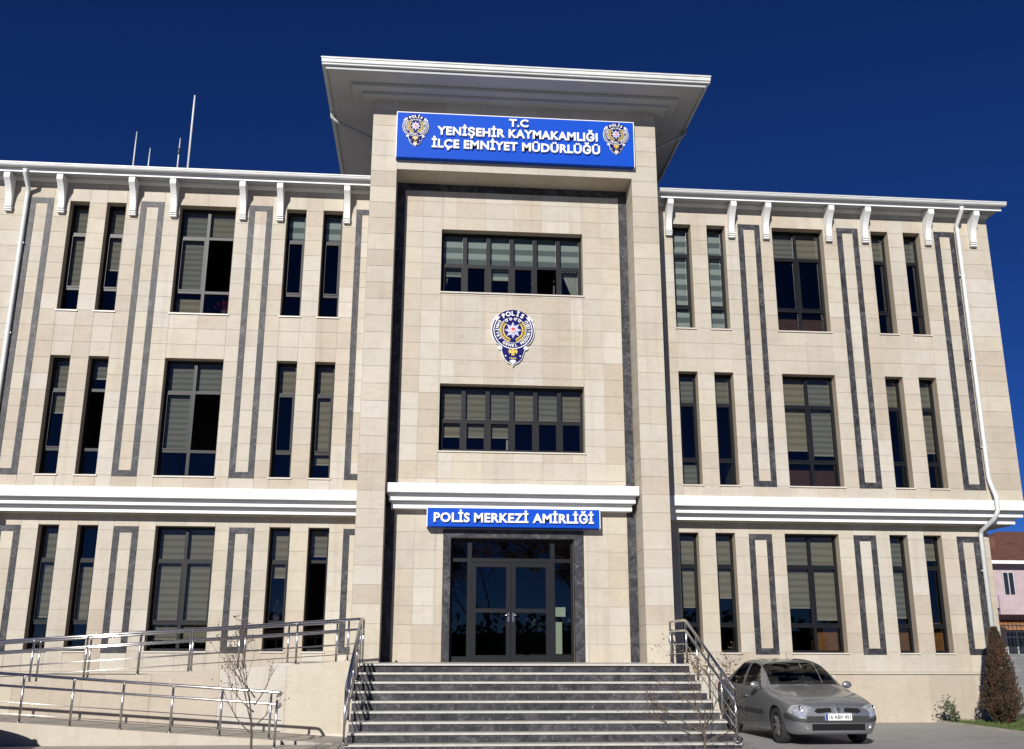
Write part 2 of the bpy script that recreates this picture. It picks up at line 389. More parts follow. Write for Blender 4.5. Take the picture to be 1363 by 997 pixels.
Z3, Z2, Z1 = (9.5526, 12.3945), (5.5627, 8.4092), (1.6405, 4.4765)
COLS = {'a': (4.2375, 4.7256), 'b': (5.1507, 5.6385), 'w': (6.8962, 8.2701), 'c': (9.5787, 10.0458), 'd': (10.4651, 10.9298)}
FRM = [(3.33, 3.90), (5.9863, 6.5686), (8.6521, 9.2251), (11.3225, 11.892)]
def sgn(a, b, s): return (a, b) if s > 0 else (-b, -a)
for s in (-1, 1):
    hol_u = [sgn(*COLS[k], s) + z for k in COLS for z in (Z2, Z3)]
    hol_g = [sgn(*COLS[k], s) + Z1 for k in COLS]
    brk = [v for fr in FRM for v in sgn(*fr, s)]
    mb = MB()
    x0, x1 = sgn(3.3, 12.83, s); clad(mb, x0, x1, 5.16, 13.0, WY, hol_u, brk, .40, 11 + s, zstart=5.16)
    x0, x1 = sgn(3.3, 12.17, s); clad(mb, x0, x1, 1.20, 4.9, GY, hol_g, brk, .455, 21 + s, zstart=1.64)
    xe = 12.83 * s; t0 = tone_gen(5 + s)
    for z in range(1, 21):                                  # end walls of the wing
        for k in range(8):
            mb.quad((xe, .004 + k * 1.2, 4.72 + z * .394), (xe, 1.196 + k * 1.2, 4.72 + z * .394), (xe, 1.196 + k * 1.2, 5.107 + z * .394), (xe, .004 + k * 1.2, 5.107 + z * .394), 0, t0())
    xg = 12.17 * s
    for z in range(9):
        for k in range(8):
            mb.quad((xg, .62 + k * 1.2, 1.2 + z * .41), (xg, 1.81 + k * 1.2, 1.2 + z * .41), (xg, 1.81 + k * 1.2, 1.604 + z * .41), (xg, .62 + k * 1.2, 1.604 + z * .41), 0, t0())
    mb.build('wing_wall', STONE, building, recalc=False)
    # plinth with its thin ledge
    p = MB(); nt_ = tone_gen(77 + s); xx = 3.3
    while xx < 12.19:
        xn = min(xx + 1.15, 12.19); a, b = sgn(xx, xn, s)
        p.quad((a + .003, GY - .03, GZ - .2), (b - .003, GY - .03, GZ - .2), (b - .003, GY - .03, 1.145), (a + .003, GY - .03, 1.145), 0, nt_()); xx = xn
    a, b = sgn(3.3, 12.19, s); p.box(a, b, GY - .026, 10, GZ - .2, 1.143, 1)
    p.box(*sgn(3.3, 12.23, s), GY - .07, GY + .3, 1.147, 1.198, 2)
    p.build('plinth', [stone, stone_back, stone_plain], building, recalc=False)
    for fr in FRM:
        for z0, z1 in ((5.5344, 12.4546), (1.5968, 4.4592)):
            y = WY if z0 > 3 else GY; a, b = sgn(*fr, s); f = MB(); wd_ = .145; yo = y - .012
            f.box(a, a + wd_, yo, y + .02, z0, z1); f.box(b - wd_, b, yo, y + .02, z0, z1)
            f.box(a + wd_, b - wd_, yo + .001, y + .02, z0, z0 + wd_); f.box(a + wd_, b - wd_, yo + .001, y + .02, z1 - wd_, z1)
            f.build('marble_frame', marble, building)
    # white stepped band over the ground floor, with its return at the end
    bd = MB()
    for (y, e, z0, z1) in ((-.10, 12.93, 5.035, 5.275), (.08, 12.82, 4.885, 5.03), (.26, 12.70, 4.735, 4.88)):
        a, b = sgn(3.3, e, s); bd.box(a, b, y, 9.0, z0, z1)
    bd.build('storey_band', white, building, bevel=.006)
    sf = MB(); a, b = sgn(3.3, 12.66, s); sf.box(a, b, .31, 8.9, 4.715, 4.733); sf.build('band_soffit', stone_plain, building)
    # eaves: soffit with fascia, wall moulding, gutter
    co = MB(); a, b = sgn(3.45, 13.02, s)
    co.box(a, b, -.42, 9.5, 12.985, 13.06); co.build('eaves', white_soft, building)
    fa = MB(); a, b = sgn(3.45, 13.03, s); fa.box(a, b, -.437, -.421, 12.925, 13.055)
    fa.build('fascia', white, building)
    mo = MB(); a, b = sgn(3.45, 12.88, s)
    mo.box(a, b, -.07, -.009, 12.915, 12.98); mo.box(a, sgn(3.45, 12.86, s)[1] if s > 0 else b, -.045, -.009, 12.88, 12.913)
    mo.build('wall_moulding', white, building)
    gu = MB(); prof = []
    for k in range(9):
        t = R(180 + 180 * k / 8 ); prof.append((-.525 + .07 * math.cos(t), 13.07 + .062 * math.sin(t)))
    prof += [(-.455, 13.11), (-.595, 13.11)]
    a, b = sgn(3.45, 13.10, s); gu.extrude_x(prof, a, b); gu.box(a, b, -.61, -.597, 13.085, 13.115); gu.build('gutter', gutter_m, building)
    rf = MB(); a, b = sgn(3.3, 13.0, s)
    rf.quad((a, -.40, 13.075), (b, -.40, 13.075), (b - s * 0, 6, 14.0), (a, 6, 14.0)); rf.quad((a, 6, 14.0), (b, 6, 14.0), (b, 12, 13.075), (a, 12, 13.075))
    rf.build('wing_roof', roof_m, building)
    # rooms behind the windows
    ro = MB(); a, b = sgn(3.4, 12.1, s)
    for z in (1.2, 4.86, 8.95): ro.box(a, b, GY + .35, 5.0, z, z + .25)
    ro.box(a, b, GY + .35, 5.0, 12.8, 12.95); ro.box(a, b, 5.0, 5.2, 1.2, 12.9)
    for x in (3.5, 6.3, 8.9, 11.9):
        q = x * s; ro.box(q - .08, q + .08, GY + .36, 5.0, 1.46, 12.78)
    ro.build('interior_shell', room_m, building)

# brackets under the eaves
def bracket():
    b = MB(); P = [(-.0, 12.955), (-.40, 12.955), (-.40, 12.80)]
    for k in range(9):
        t = k / 8.0; P.append((-.40 + .29 * (1 - (1 - t) ** 2.2) , 12.79 - .60 * t))
    P += [(0, 12.19)]
    b.extrude_x(P, -.075, .075)
    for z, d in ((12.155, .13), (12.105, .11), (12.055, .09)): b.box(-.085, .085, -d, 0, z - .015, z + .018)
    b.box(-.065, .065, -.075, 0, 12.055, 12.19)
    return b.build('bracket', white, building, bevel=.008)
b0 = None
for x in (4.13, 5.79, 6.71, 8.40, 9.39, 11.11, 12.36):
    for s in (-1, 1):
        if b0 is None: b0 = bracket(); o = b0
        else: o = b0.copy(); COL.objects.link(o); o.parent = building
        o.location = (x * s, -.012, b0.location.z)
b0_z = b0.location.z

# ---------------------------------------------------------------- windows
def window(x0, x1, z0, z1, y, cols=1, tr=(.275, .78), blinds=None, opened=(), mat=None, sash=True, bright=None, sill=True, mull=.075):
    """blinds: per column drop as a fraction of the height, or list of (start, end, kind)"""
    yf = y + .235; fr = MB(); e = .055; w = x1 - x0; h = z1 - z0; yd = .075
    fr.box(x0, x0 + e, yf, yf + yd, z0, z1); fr.box(x1 - e, x1, yf, yf + yd, z0, z1)
    fr.box(x0 + e, x1 - e, yf + .001, yf + yd - .001, z1 - e, z1); fr.box(x0 + e, x1 - e, yf + .001, yf + yd - .001, z0, z0 + e)
    xm = [x0 + w * k / cols for k in range(1, cols)]
    for x in xm: fr.box(x - mull / 2, x + mull / 2, yf - .004, yf + yd - .002, z0 + e, z1 - e)
    edges = [x0 + e] + sum([[x - mull / 2, x + mull / 2] for x in xm], []) + [x1 - e]
    zt = [z1 - h * t for t in tr]; zedge = [z1 - e]
    for z in zt: zedge += [z + .035, z - .035]
    zedge.append(z0 + e); gl = MB(); cells = []
    for c in range(cols):
        a, b = edges[2 * c], edges[2 * c + 1]
        for z in zt: fr.box(a, b, yf + .002, yf + yd - .004, z - .035, z + .035)
        for r in range(len(zt) + 1):
            q, p = zedge[2 * r], zedge[2 * r + 1]
            if (c, r) in opened:                             # a casement swung into the room
                s = .045; fr.box(b - .02, b + .02, yf + .08, yf + .08 + (b - a) * .92, p, p + s); fr.box(b - .02, b + .02, yf + .08, yf + .08 + (b - a) * .92, q - s, q)
                fr.box(b - .02, b + .02, yf + .08 + (b - a) * .87, yf + .08 + (b - a) * .92, p + s, q - s)
                gl.quad((b, yf + .1, p + s), (b, yf + .08 + (b - a) * .87, p + s), (b, yf + .08 + (b - a) * .87, q - s), (b, yf + .1, q - s)); continue
            if sash and r == 1:
                s = .032
                fr.box(a, a + s, yf - .012, yf + .03, p, q); fr.box(b - s, b, yf - .012, yf + .03, p, q)
                fr.box(a + s, b - s, yf - .011, yf + .03, p, p + s); fr.box(a + s, b - s, yf - .011, yf + .03, q - s, q)
            t1_, t2_ = random.uniform(-.004, .004), random.uniform(-.005, .005)
            gl.quad((a, yf + .045 - t1_, p), (b, yf + .045 + t1_, p), (b, yf + .045 + t1_ + t2_, q), (a, yf + .045 - t1_ + t2_, q))
    wo = fr.build('window', mat or frame_m, building)
    gl.build('pane', glass, wo, recalc=False)
    for c, d in enumerate(blinds or []):
        if not d: continue
        a, b = edges[2 * c] - .02, edges[2 * c + 1] + .02
        for (t0, t1, k) in (d if isinstance(d, list) else [(0, d, 'o')]):
            bl = MB(); bl.box(a, b, yf + .13, yf + .134, z1 - h * t1, z1 - h * t0 - .01)
            bl.box(a, b, yf + .12, yf + .145, z1 - h * t1 - .03, z1 - h * t1 - .002, 1)
            bl.build('blind', [blind_t if k == 't' else random.choice((blind_m, blind_m, blind_g, blind_w)), sill_m], wo)
    if sill:
        si = MB(); si.box(x0 - .03, x1 + .03, y - .035, y + .234, z0 - .032, z0 - .002); si.build('sill', sill_m, wo)
    return wo
top = .255
BL = {  # (side, floor): column letter -> (blinds, opened cells)
 (-1, 3): {'d': ([[(0, .74, 'o')]], ()), 'c': ([[(0, .58, 'o')]], ()), 'w': ([[(0, .75, 'o'), (.83, .98, 'o')], top], ((1, 1),)), 'b': ([[(0, top, 't')]], ()), 'a': ([[(0, top, 't')]], ())},
 (-1, 2): {'d': ([.46], ()), 'c': ([.16], ((0, 1),)), 'w': ([.755, .25], ((1, 1),)), 'b': ([.25], ()), 'a': ([.86], ())},
 (-1, 1): {'d': ([.73], ()), 'c': ([[(.33, .76, 'o')]], ()), 'w': ([.90, .92], ()), 'b': ([.40], ()), 'a': ([.22], ((0, 1),))},
 (1, 3): {'a': ([[(0, .99, 't')]], ()), 'b': ([[(0, .99, 't')]], ()), 'w': ([top, top], ()), 'c': ([top], ()), 'd': ([top], ())},
 (1, 2): {'a': ([[(0, .25, 'o'), (.80, .99, 'o')]], ()), 'b': ([.25], ()), 'w': ([.66, .70], ()), 'c': ([.26], ()), 'd': ([.66], ())},
 (1, 1): {'a': ([.62], ()), 'b': ([.54], ()), 'w': ([.62, .72], ()), 'c': ([.70], ()), 'd': ([.20], ())},
}
for (s, fl), dct in BL.items():
    z = {1: Z1, 2: Z2, 3: Z3}[fl]
    for k, (bl, op) in dct.items():
        a, b = sgn(*COLS[k], s)
        window(a, b, z[0], z[1], GY if fl == 1 else WY, 2 if k == 'w' else 1, blinds=bl, opened=op)

# ---------------------------------------------------------------- tower
XL, XR = CX - 3.53, CX + 3.55
OL, OR_ = CX - 2.905, CX + 2.905
SOF = 13.0; TTOP = 14.86
tw = MB()
nt_ = tone_gen(3)
def slab(x0, x1, z0, z1, y, m=0): tw.quad((x0 + .0035, y, z0 + .0035), (x1 - .0035, y, z0 + .0035), (x1 - .0035, y, z1 - .0035), (x0 + .0035, y, z1 - .0035), 0, nt_())
zz = [1.40]
while zz[-1] < TTOP - .5: zz.append(zz[-1] + .412)
zz.append(TTOP)
for p, q in zip(zz, zz[1:]):
    slab(XL, OL, p, q, TY); slab(OR_, XR, p, q, TY)
    if q > SOF:
        n = 5
        for k in range(n): slab(OL + (OR_ - OL) * k / n, OL + (OR_ - OL) * (k + 1) / n, max(p, SOF), q, TY)
for a, b in ((XL, OL), (OR_, XR)):
    tw.quad((a, TY + .008, GZ - .2), (b, TY + .008, GZ - .2), (b, TY + .008, TTOP), (a, TY + .008, TTOP), 1)
tw.quad((OL, TY + .008, SOF), (OR_, TY + .008, SOF), (OR_, TY + .008, TTOP), (OL, TY + .008, TTOP), 1)
for p, q in zip(zz, zz[1:]):                                # reveals and outer flanks in slabs
    for x in (OL, OR_):
        if p < SOF: tw.quad((x, TY, p + .0035), (x, BY, p + .0035), (x, BY, min(q, SOF) - .0035), (x, TY, min(q, SOF) - .0035), 0, nt_())
    for x in (XL, XR):
        for k in range(6): tw.quad((x, TY + k * 1.2, p + .0035), (x, TY + 1.194 + k * 1.2, p + .0035), (x, TY + 1.194 + k * 1.2, q - .0035), (x, TY + k * 1.2, q - .0035), 0, nt_())
n = 6
for k in range(n): tw.quad((OL + (OR_ - OL) * k / n + .003, TY, SOF), (OL + (OR_ - OL) * (k + 1) / n - .003, TY, SOF), (OL + (OR_ - OL) * (k + 1) / n - .003, BY, SOF), (OL + (OR_ - OL) * k / n + .003, BY, SOF), 0, nt_())
tw.box(XL + .01, OL - .01, TY + .02, BY + .3, GZ - .2, TTOP - .02, 1); tw.box(OR_ + .01, XR - .01, TY + .02, BY + .3, GZ - .2, TTOP - .02, 1)
tw.box(OL - .005, OR_ + .005, TY + .02, BY + .3, SOF + .01, TTOP - .02, 1)
tw.box(XL + .01, XL + .2, BY, 6.0, 13.0, TTOP - .02, 1); tw.box(XR - .2, XR - .01, BY, 6.0, 13.0, TTOP - .02, 1)
tw.build('tower_wall', STONE, building, recalc=False)
# recess wall: one clad sheet with two windows and the doorway
WN3 = (CX - 1.765, CX + 1.76, 10.135, 11.785); WN2 = (CX - 1.73, CX + 1.74, 6.18, 7.81)
DR = (CX - 1.40, CX + 1.44, 1.40, 4.16)
MI = .205
rw = MB()
clad(rw, OL + MI, OR_ - MI, 1.40, SOF - .125, BY, [WN3, WN2, DR], [], .412, 41, zstart=1.40, maxw=.93, reveal=.28)
rw.build('recess_wall', STONE, building, recalc=False)
rm = MB()
rm.box(OL, OL + MI - .002, BY - .012, BY + .25, 1.40, SOF); rm.box(OR_ - MI + .002, OR_, BY - .012, BY + .25, 1.40, SOF)
rm.box(OL + MI - .002, OR_ - MI + .002, BY - .011, BY + .25, SOF - .19, SOF - .001)
rm.build('marble_border', marble, building)
def tower_window(wn, blinds, tb, opened=()):
    return window(*wn, BY, 6, tr=(.52,), blinds=blinds, opened=opened, sash=True, mull=.10)
t_ = [(0, .47, 't')]
w3 = tower_window(WN3, [[(0, .47, 't'), (.53, .66, 't')], t_, [(0, .47, 't'), (.53, .70, 't')], t_, t_, t_], 0, opened=((4, 1),))
cu = MB()                                                    # gathered white curtains in the bottom corners
for (xa, xb, top_w, bot_w) in ((WN3[1] - .52, WN3[1] - .04, .46, .16), (WN3[0] + .05, WN3[0] + .26, .20, .05)):
    for k in range(9):
        t0, t1 = k / 9, (k + 1) / 9
        right = xa > 0
        def X(t, z): 
            wdt = top_w + (bot_w - top_w) * z
            return xb - wdt * (1 - t) if right else xa + wdt * t
        yz = lambda t: BY + .40 + .03 * (k % 2)
        for j in range(6):
            za, zb = j / 6, (j + 1) / 6; h = .76
            if not right and j > 3: continue
            cu.quad((X(t0, za), BY + .40 + .03 * (k % 2), 10.92 - h * za), (X(t1, za), BY + .40 + .03 * ((k + 1) % 2), 10.92 - h * za), (X(t1, zb), BY + .40 + .03 * ((k + 1) % 2), 10.92 - h * zb), (X(t0, zb), BY + .40 + .03 * (k % 2), 10.92 - h * zb))
cu.build('curtain', curtain_w, w3)
w2 = tower_window(WN2, [[(0, .47, 'o'), (.52, .74, 'o')], [(0, .47, 'o'), (.52, .74, 'o')], [(0, .47, 'o'), (.52, .74, 'o')], .47, .47, .47], 0)
rp = MB(); rp.box(-.075, .03, BY + .42, BY + .50, 6.2, 7.7); rp.build('partition_post', curtain_w, w2)
# floors behind the tower windows
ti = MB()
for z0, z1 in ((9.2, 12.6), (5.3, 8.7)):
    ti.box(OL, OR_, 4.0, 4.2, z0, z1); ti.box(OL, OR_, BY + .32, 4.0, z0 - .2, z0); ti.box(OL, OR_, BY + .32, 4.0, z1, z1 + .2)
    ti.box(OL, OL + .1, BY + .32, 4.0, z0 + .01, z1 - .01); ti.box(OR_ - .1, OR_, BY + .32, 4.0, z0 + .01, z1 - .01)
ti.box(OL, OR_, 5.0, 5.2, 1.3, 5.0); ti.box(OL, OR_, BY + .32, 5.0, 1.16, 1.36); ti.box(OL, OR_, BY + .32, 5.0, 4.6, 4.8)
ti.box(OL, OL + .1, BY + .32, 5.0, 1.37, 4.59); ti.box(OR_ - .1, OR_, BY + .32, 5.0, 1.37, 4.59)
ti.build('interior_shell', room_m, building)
# canopy of three steps over the door
ca = MB()
for (y, ex, z0, z1) in ((-1.10, .02, 5.105, 5.315), (-.92, .075, 4.945, 5.10), (-.75, .13, 4.785, 4.94)):
    ca.box(OL + ex, OR_ - ex, y, BY - .014, z0, z1)
ca.build('canopy', white, building, bevel=.006)
# tower eaves
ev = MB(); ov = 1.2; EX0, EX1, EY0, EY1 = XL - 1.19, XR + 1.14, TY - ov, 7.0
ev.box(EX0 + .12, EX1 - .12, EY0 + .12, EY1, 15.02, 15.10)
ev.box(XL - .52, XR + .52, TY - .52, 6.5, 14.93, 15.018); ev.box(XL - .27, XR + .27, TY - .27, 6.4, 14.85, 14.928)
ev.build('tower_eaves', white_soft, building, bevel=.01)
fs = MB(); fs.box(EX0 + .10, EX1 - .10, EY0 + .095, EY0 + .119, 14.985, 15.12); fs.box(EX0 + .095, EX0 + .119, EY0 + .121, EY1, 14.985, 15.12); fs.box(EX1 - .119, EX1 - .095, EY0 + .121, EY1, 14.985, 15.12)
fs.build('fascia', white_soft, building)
gt = MB()
gt.box(EX0, EX1, EY0, EY0 + .09, 15.115, 15.22); gt.box(EX0 + .012, EX1 - .012, EY0 + .02, EY0 + .088, 15.06, 15.098)
gt.box(EX0, EX0 + .09, EY0 + .093, EY1, 15.10, 15.235); gt.box(EX1 - .09, EX1, EY0 + .093, EY1, 15.10, 15.235)
gt.box(EX0 - .015, EX1 + .015, EY0 - .018, EY0 - .002, 15.205, 15.25)
gt.build('gutter', gutter_m, building, bevel=.012)
tr_ = MB(); a, b, c, d = (EX0 + .1, EY0 + .1), (EX1 - .1, EY0 + .1), (EX1 - .1, EY1), (EX0 + .1, EY1); rz = 16.0; my = (EY0 + EY1) / 2
for q in (((a[0], a[1], 15.12), (b[0], b[1], 15.12), (1.5, my, rz), (-1.5, my, rz)), ((c[0], c[1], 15.12), (d[0], d[1], 15.12), (-1.5, my, rz), (1.5, my, rz)),
          ((b[0], b[1], 15.12), (c[0], c[1], 15.12), (1.5, my, rz), (1.5, my, rz)), ((d[0], d[1], 15.12), (a[0], a[1], 15.12), (-1.5, my, rz), (-1.5, my, rz))):
    tr_.quad(*q)
tr_.build('tower_roof', roof_m, building)
for s in (-1, 1):
    x0 = EX0 + .05 if s < 0 else EX1 - .05; x1 = XL - .02 if s < 0 else XR + .02
    dp = MB(); dp.tube([(x0, -.15, 15.08), (x0, -.15, 14.96), (x0 - s * .10, -.15, 14.86), (x1 + s * .08, -.15, 14.40), (x1, -.15, 14.30), (x1, -.15, 13.2)], .045, 10); dp.build('downspout', pipe_shade, building)
# wing downspouts
for s in (-1, 1):
    dp = MB(); xx = 11.95 * s
    dp.tube([(11.9 * s, -.51, 12.97), (11.9 * s, -.49, 12.88), (11.93 * s, -.10, 12.62), (xx, -.075, 12.52), (xx, -.075, 5.86), (xx + .02 * s, -.085, 5.72), (xx + .07 * s, -.19, 5.36), (xx + .07 * s, -.20, 5.02), (xx + .02 * s, -.10, 4.83),
             (xx - .03 * s, .46, 4.60), (xx - .03 * s, .53, 4.50), (xx - .03 * s, .53, GZ + .05)], .055, 10)
    for z in (11.2, 8.9, 6.6): dp.box(xx - .075, xx + .075, -.08, -.005, z, z + .03)
    for z in (3.6, 1.6): dp.box(xx - .03 * s - .075, xx - .03 * s + .075, .53, .60, z, z + .03)
    dp.build('downspout', pipe_m, building)

# ---------------------------------------------------------------- entrance door
ds = MB(); yo = BY - .03; o_l, o_r, o_t = CX - 1.575, CX + 1.66, 4.345
ds.box(o_l, DR[0], yo, BY + .10, 1.40, o_t); ds.box(DR[1], o_r, yo, BY + .10, 1.40, o_t); ds.box(DR[0], DR[1], yo + .001, BY + .10, DR[3], o_t)
ds.build('door_surround', marble, building)
dx0, dx1, dz0, dz1 = DR[0], DR[1], 1.42, 4.155
dw, dh = dx1 - dx0, dz1 - dz0
yf = BY + .17
df = MB(); e = .06
X1, X2, XM = dx0 + dw * .156, dx0 + dw * .83, dx0 + dw * .492
ZT = dz1 - dh * .176
df.box(dx0, dx0 + e, yf, yf + .08, dz0, dz1); df.box(dx1 - e, dx1, yf, yf + .08, dz0, dz1); df.box(dx0 + e, dx1 - e, yf + .001, yf + .079, dz1 - e, dz1)
df.box(X1 - .05, X1 + .05, yf - .003, yf + .083, dz0, dz1 - e); df.box(X2 - .05, X2 + .05, yf - .003, yf + .083, dz0, dz1 - e)
df.box(X1 + .05, X2 - .05, yf, yf + .08, ZT - .045, ZT + .045)
df.box(dx0 + e, X1 - .05, yf + .002, yf + .078, ZT - .04, ZT + .04); df.box(X2 + .05, dx1 - e, yf + .002, yf + .078, ZT - .04, ZT + .04)
df.box(dx0 + e, X1 - .05, yf + .002, yf + .078, dz0, dz0 + .12); df.box(X2 + .05, dx1 - e, yf + .002, yf + .078, dz0, dz0 + .12)
dfo = df.build('door_frame', frame_m, building)
gq = MB()
for a, b, p, q in ((dx0 + e, X1 - .05, dz0 + .12, ZT - .04), (dx0 + e, X1 - .05, ZT + .04, dz1 - e), (X2 + .05, dx1 - e, dz0 + .12, ZT - .04), (X2 + .05, dx1 - e, ZT + .04, dz1 - e), (X1 + .05, XM, ZT + .045, dz1 - e), (XM, X2 - .05, ZT + .045, dz1 - e)):
    gq.quad((a, yf + .05, p), (b, yf + .05, p), (b, yf + .05, q), (a, yf + .05, q))
gq.build('pane', glass, dfo, recalc=False)
ZM = dz1 - dh * .588
for a, b, hs in ((X1 + .05, XM - .004, 1), (XM + .004, X2 - .05, -1)):
    lf = MB(); st = .105
    lf.box(a, a + st, yf + .005, yf + .065, dz0 + .01, ZT - .05); lf.box(b - st, b, yf + .005, yf + .065, dz0 + .01, ZT - .05)
    lf.box(a + st, b - st, yf + .006, yf + .064, dz0 + .01, dz0 + .15); lf.box(a + st, b - st, yf + .006, yf + .064, ZT - .15, ZT - .05); lf.box(a + st, b - st, yf + .006, yf + .064, ZM - .045, ZM + .045)
    lo = lf.build('door', frame_m, building)
    gp = MB()
    for p, q in ((dz0 + .15, ZM - .045), (ZM + .045, ZT - .15)): gp.quad((a + st, yf + .045, p), (b - st, yf + .045, p), (b - st, yf + .045, q), (a + st, yf + .045, q))
    gp.build('pane', glass, lo, recalc=False)
    hx = (b - .05) if hs > 0 else (a + .05)
    hd = MB(); hd.tube([(hx, yf + .004, ZM - .10), (hx, yf - .05, ZM - .10), (hx + hs * -.09, yf - .05, ZM - .10)], .012, 8); hd.box(hx - .018, hx + .018, yf - .004, yf + .004, ZM - .24, ZM - .05)
    hd.build('handle', steel, lo)
# sheets of paper on the side light
pw = MB(); pw.box(X2 + .06, X2 + .30, yf + .051, yf + .053, 2.42, 2.63); o = pw.build('paper_notice', paper_m); tag(o, 'small pale green sheet stuck high on the glass beside the entrance door', 'paper')
pw = MB(); pw.box(X2 + .06, X2 + .215, yf + .051, yf + .053, 1.60, 2.30); o = pw.build('paper_strip', paper_m); tag(o, 'tall narrow pale sheet standing behind the glass beside the entrance door', 'paper')

# ---------------------------------------------------------------- emblem and signs
def arc(r, a0, a1, n): return [(r * math.cos(R(a0 + (a1 - a0) * k / n)), r * math.sin(R(a0 + (a1 - a0) * k / n))) for k in range(n + 1)]
def shield_outline(rr, k):
    """circle joined to a shield tail; rr circle radius, k inset"""
    P = arc(rr, -38, 218, 44)
    tail = [(-.60 + k, -.72), (-.53 + k, -1.02), (-.42 + k * .9, -1.33), (-.27 + k * .6, -1.52 + k), (-.10 + k * .3, -1.60 + k), (0, -1.73 + k * 1.3)]
    P += tail + [(-x, z) for x, z in tail[::-1][1:]]
    return P
def emblem(parent_thing, cx, cz, y, sc, as_part):
    def put(mb, pts, y0, y1, m=0): mb.prism_xz([(cx + sc * x, cz + sc * z) for x, z in pts], y - y1, y - y0, m)
    d = .10 * sc; st = .012 * sc + .004
    bk = MB(); put(bk, shield_outline(.985, .01), 0, d)
    for a, rr in ((30, 1.0), (150, 1.0), (40, .98), (140, .98)): put(bk, [(rr * math.cos(R(a)) + .05 * math.cos(R(t)), rr * math.sin(R(a)) + .05 * math.sin(R(t))) for t in range(0, 360, 45)], .002, d - .002)
    for s in (-1, 1): put(bk, [(s * .60, -.74), (s * .70, -.80), (s * .66, -.89), (s * .56, -.93)], .001, d - .001)
    root = bk.build('emblem' if as_part else 'backing', letter_m, parent_thing)
    par = root if as_part else parent_thing
    sh = MB(); put(sh, shield_outline(.95, .04), d, d + st); sh.build('shield', navy_m, par)
    for r0, r1, yy in ((.85, .885, st), (.60, .615, st)):
        rg = MB(); n = 40; o_ = r1 > .7
        A = arc(r1, -240 if o_ else -255, 60 if o_ else 75, n); B = arc(r0, -240 if o_ else -255, 60 if o_ else 75, n)
        put(rg, A + B[::-1], d + yy, d + yy * 1.6)
        rg.build('ring', letter_m, par)
    for s in (-1, 1):                                        # white scrolls beside the top banner and the tail
        for P_ in ([(s * .69, .66), (s * .82, .53), (s * .77, .47), (s * .65, .58)], [(s * .50, -.78), (s * .59, -.74), (s * .55, -.86), (s * .48, -.90)]):
            rg = MB(); put(rg, P_, d + st, d + st * 1.7); rg.build('scroll', letter_m, par)
        rg = MB(); put(rg, [(s * .33 + .035 * math.cos(R(t)), -1.22 + .035 * math.sin(R(t))) for t in range(0, 360, 45)], d + st, d + st * 1.7); rg.build('stud', letter_m, par)
    rg = MB(); put(rg, [(-.16, -1.47), (-.06, -1.40), (.06, -1.40), (.16, -1.47), (.05, -1.56), (0, -1.64), (-.05, -1.56)], d + st, d + st * 1.7); rg.build('scroll', letter_m, par)
    for a in (57, 79, 101, 123):
        c0 = (.54 * math.cos(R(a)), .54 * math.sin(R(a))); rg = MB()
        ring_ = [(c0[0] + .065 * math.cos(R(t)), c0[1] + .065 * math.sin(R(t))) for t in range(0, 351, 30)] + [(c0[0] + .065, c0[1])] + [(c0[0] + .035 * math.cos(R(t)), c0[1] + .035 * math.sin(R(t))) for t in range(360, 9, -30)] + [(c0[0] + .035, c0[1] + .001)]
        put(rg, ring_, d + st, d + st * 2); rg.build('circlet', letter_m, par)
    bn = MB(); put(bn, arc(.97, 47, 133, 18) + arc(.64, 133, 47, 12), d + st * 1.8, d + st * 2.6); bn.build('banner', navy_m, par)
    for s in (-1, 1):
        wr = MB()
        for k in range(13):
            a = 40 - k * 9.2
            for dr, tw_ in ((-.055, 35), (.055, -35)):
                c0 = (s * (.50 + dr) * math.cos(R(a)), (.50 + dr) * math.sin(R(a)))
                dirn = R(a + 90 + tw_); L, w_ = .075, .032
                dx, dz = s * math.cos(dirn), math.sin(dirn)
                put(wr, [(c0[0] - dx * L, c0[1] - dz * L), (c0[0] - dz * w_, c0[1] + dx * w_), (c0[0] + dx * L, c0[1] + dz * L), (c0[0] + dz * w_, c0[1] - dx * w_)], d + st * 1.2, d + st * 2.2)
        wr.build('wreath', gold_m, par)
    stp = MB()
    for k in range(8):
        a = R(90 + 45 * k); b1, b2 = a + R(22.5), a - R(22.5); ro, ri = .40, .22
        put(stp, [(0, 0), (ri * math.cos(b2), ri * math.sin(b2)), (ro * math.cos(a), ro * math.sin(a))], d + st * 1.2, d + st * 2.2, 0)
        put(stp, [(0, 0), (ro * math.cos(a), ro * math.sin(a)), (ri * math.cos(b1), ri * math.sin(b1))], d + st * 1.2, d + st * 2.2, 1)
    put(stp, arc(.15, 0, 345, 23), d + st * 2.3, d + st * 3.0, 2); put(stp, arc(.125, 0, 345, 23), d + st * 3.1, d + st * 3.8, 3)
    put(stp, [(.085 * math.cos(R(t)), -.01 + .085 * math.sin(R(t))) for t in range(150, 391, 15)] + [(.062 * math.cos(R(t)), .02 + .07 * math.sin(R(t))) for t in range(390, 149, -15)], d + st * 3.9, d + st * 4.5, 2)
    stp.build('star', [star_m, star_l, letter_m, red_m], par)
    eg = MB()
    put(eg, [(0, -.86), (.06, -.90), (.05, -.96), (.17, -.90), (.21, -1.02), (.15, -1.14), (.12, -1.06), (.06, -1.12), (.07, -1.22), (0, -1.18), (-.07, -1.22), (-.06, -1.12), (-.12, -1.06), (-.15, -1.14), (-.21, -1.02), (-.17, -.90), (-.05, -.96), (-.06, -.90)], d + st, d + st * 2.4)
    t2 = MB(); text_on(eg, '1845', cx, cz + sc * -1.37, .30 * sc, .085 * sc, y - d - st * 2.2, st); eg.build('eagle', gold_m, par)
    lt = MB()
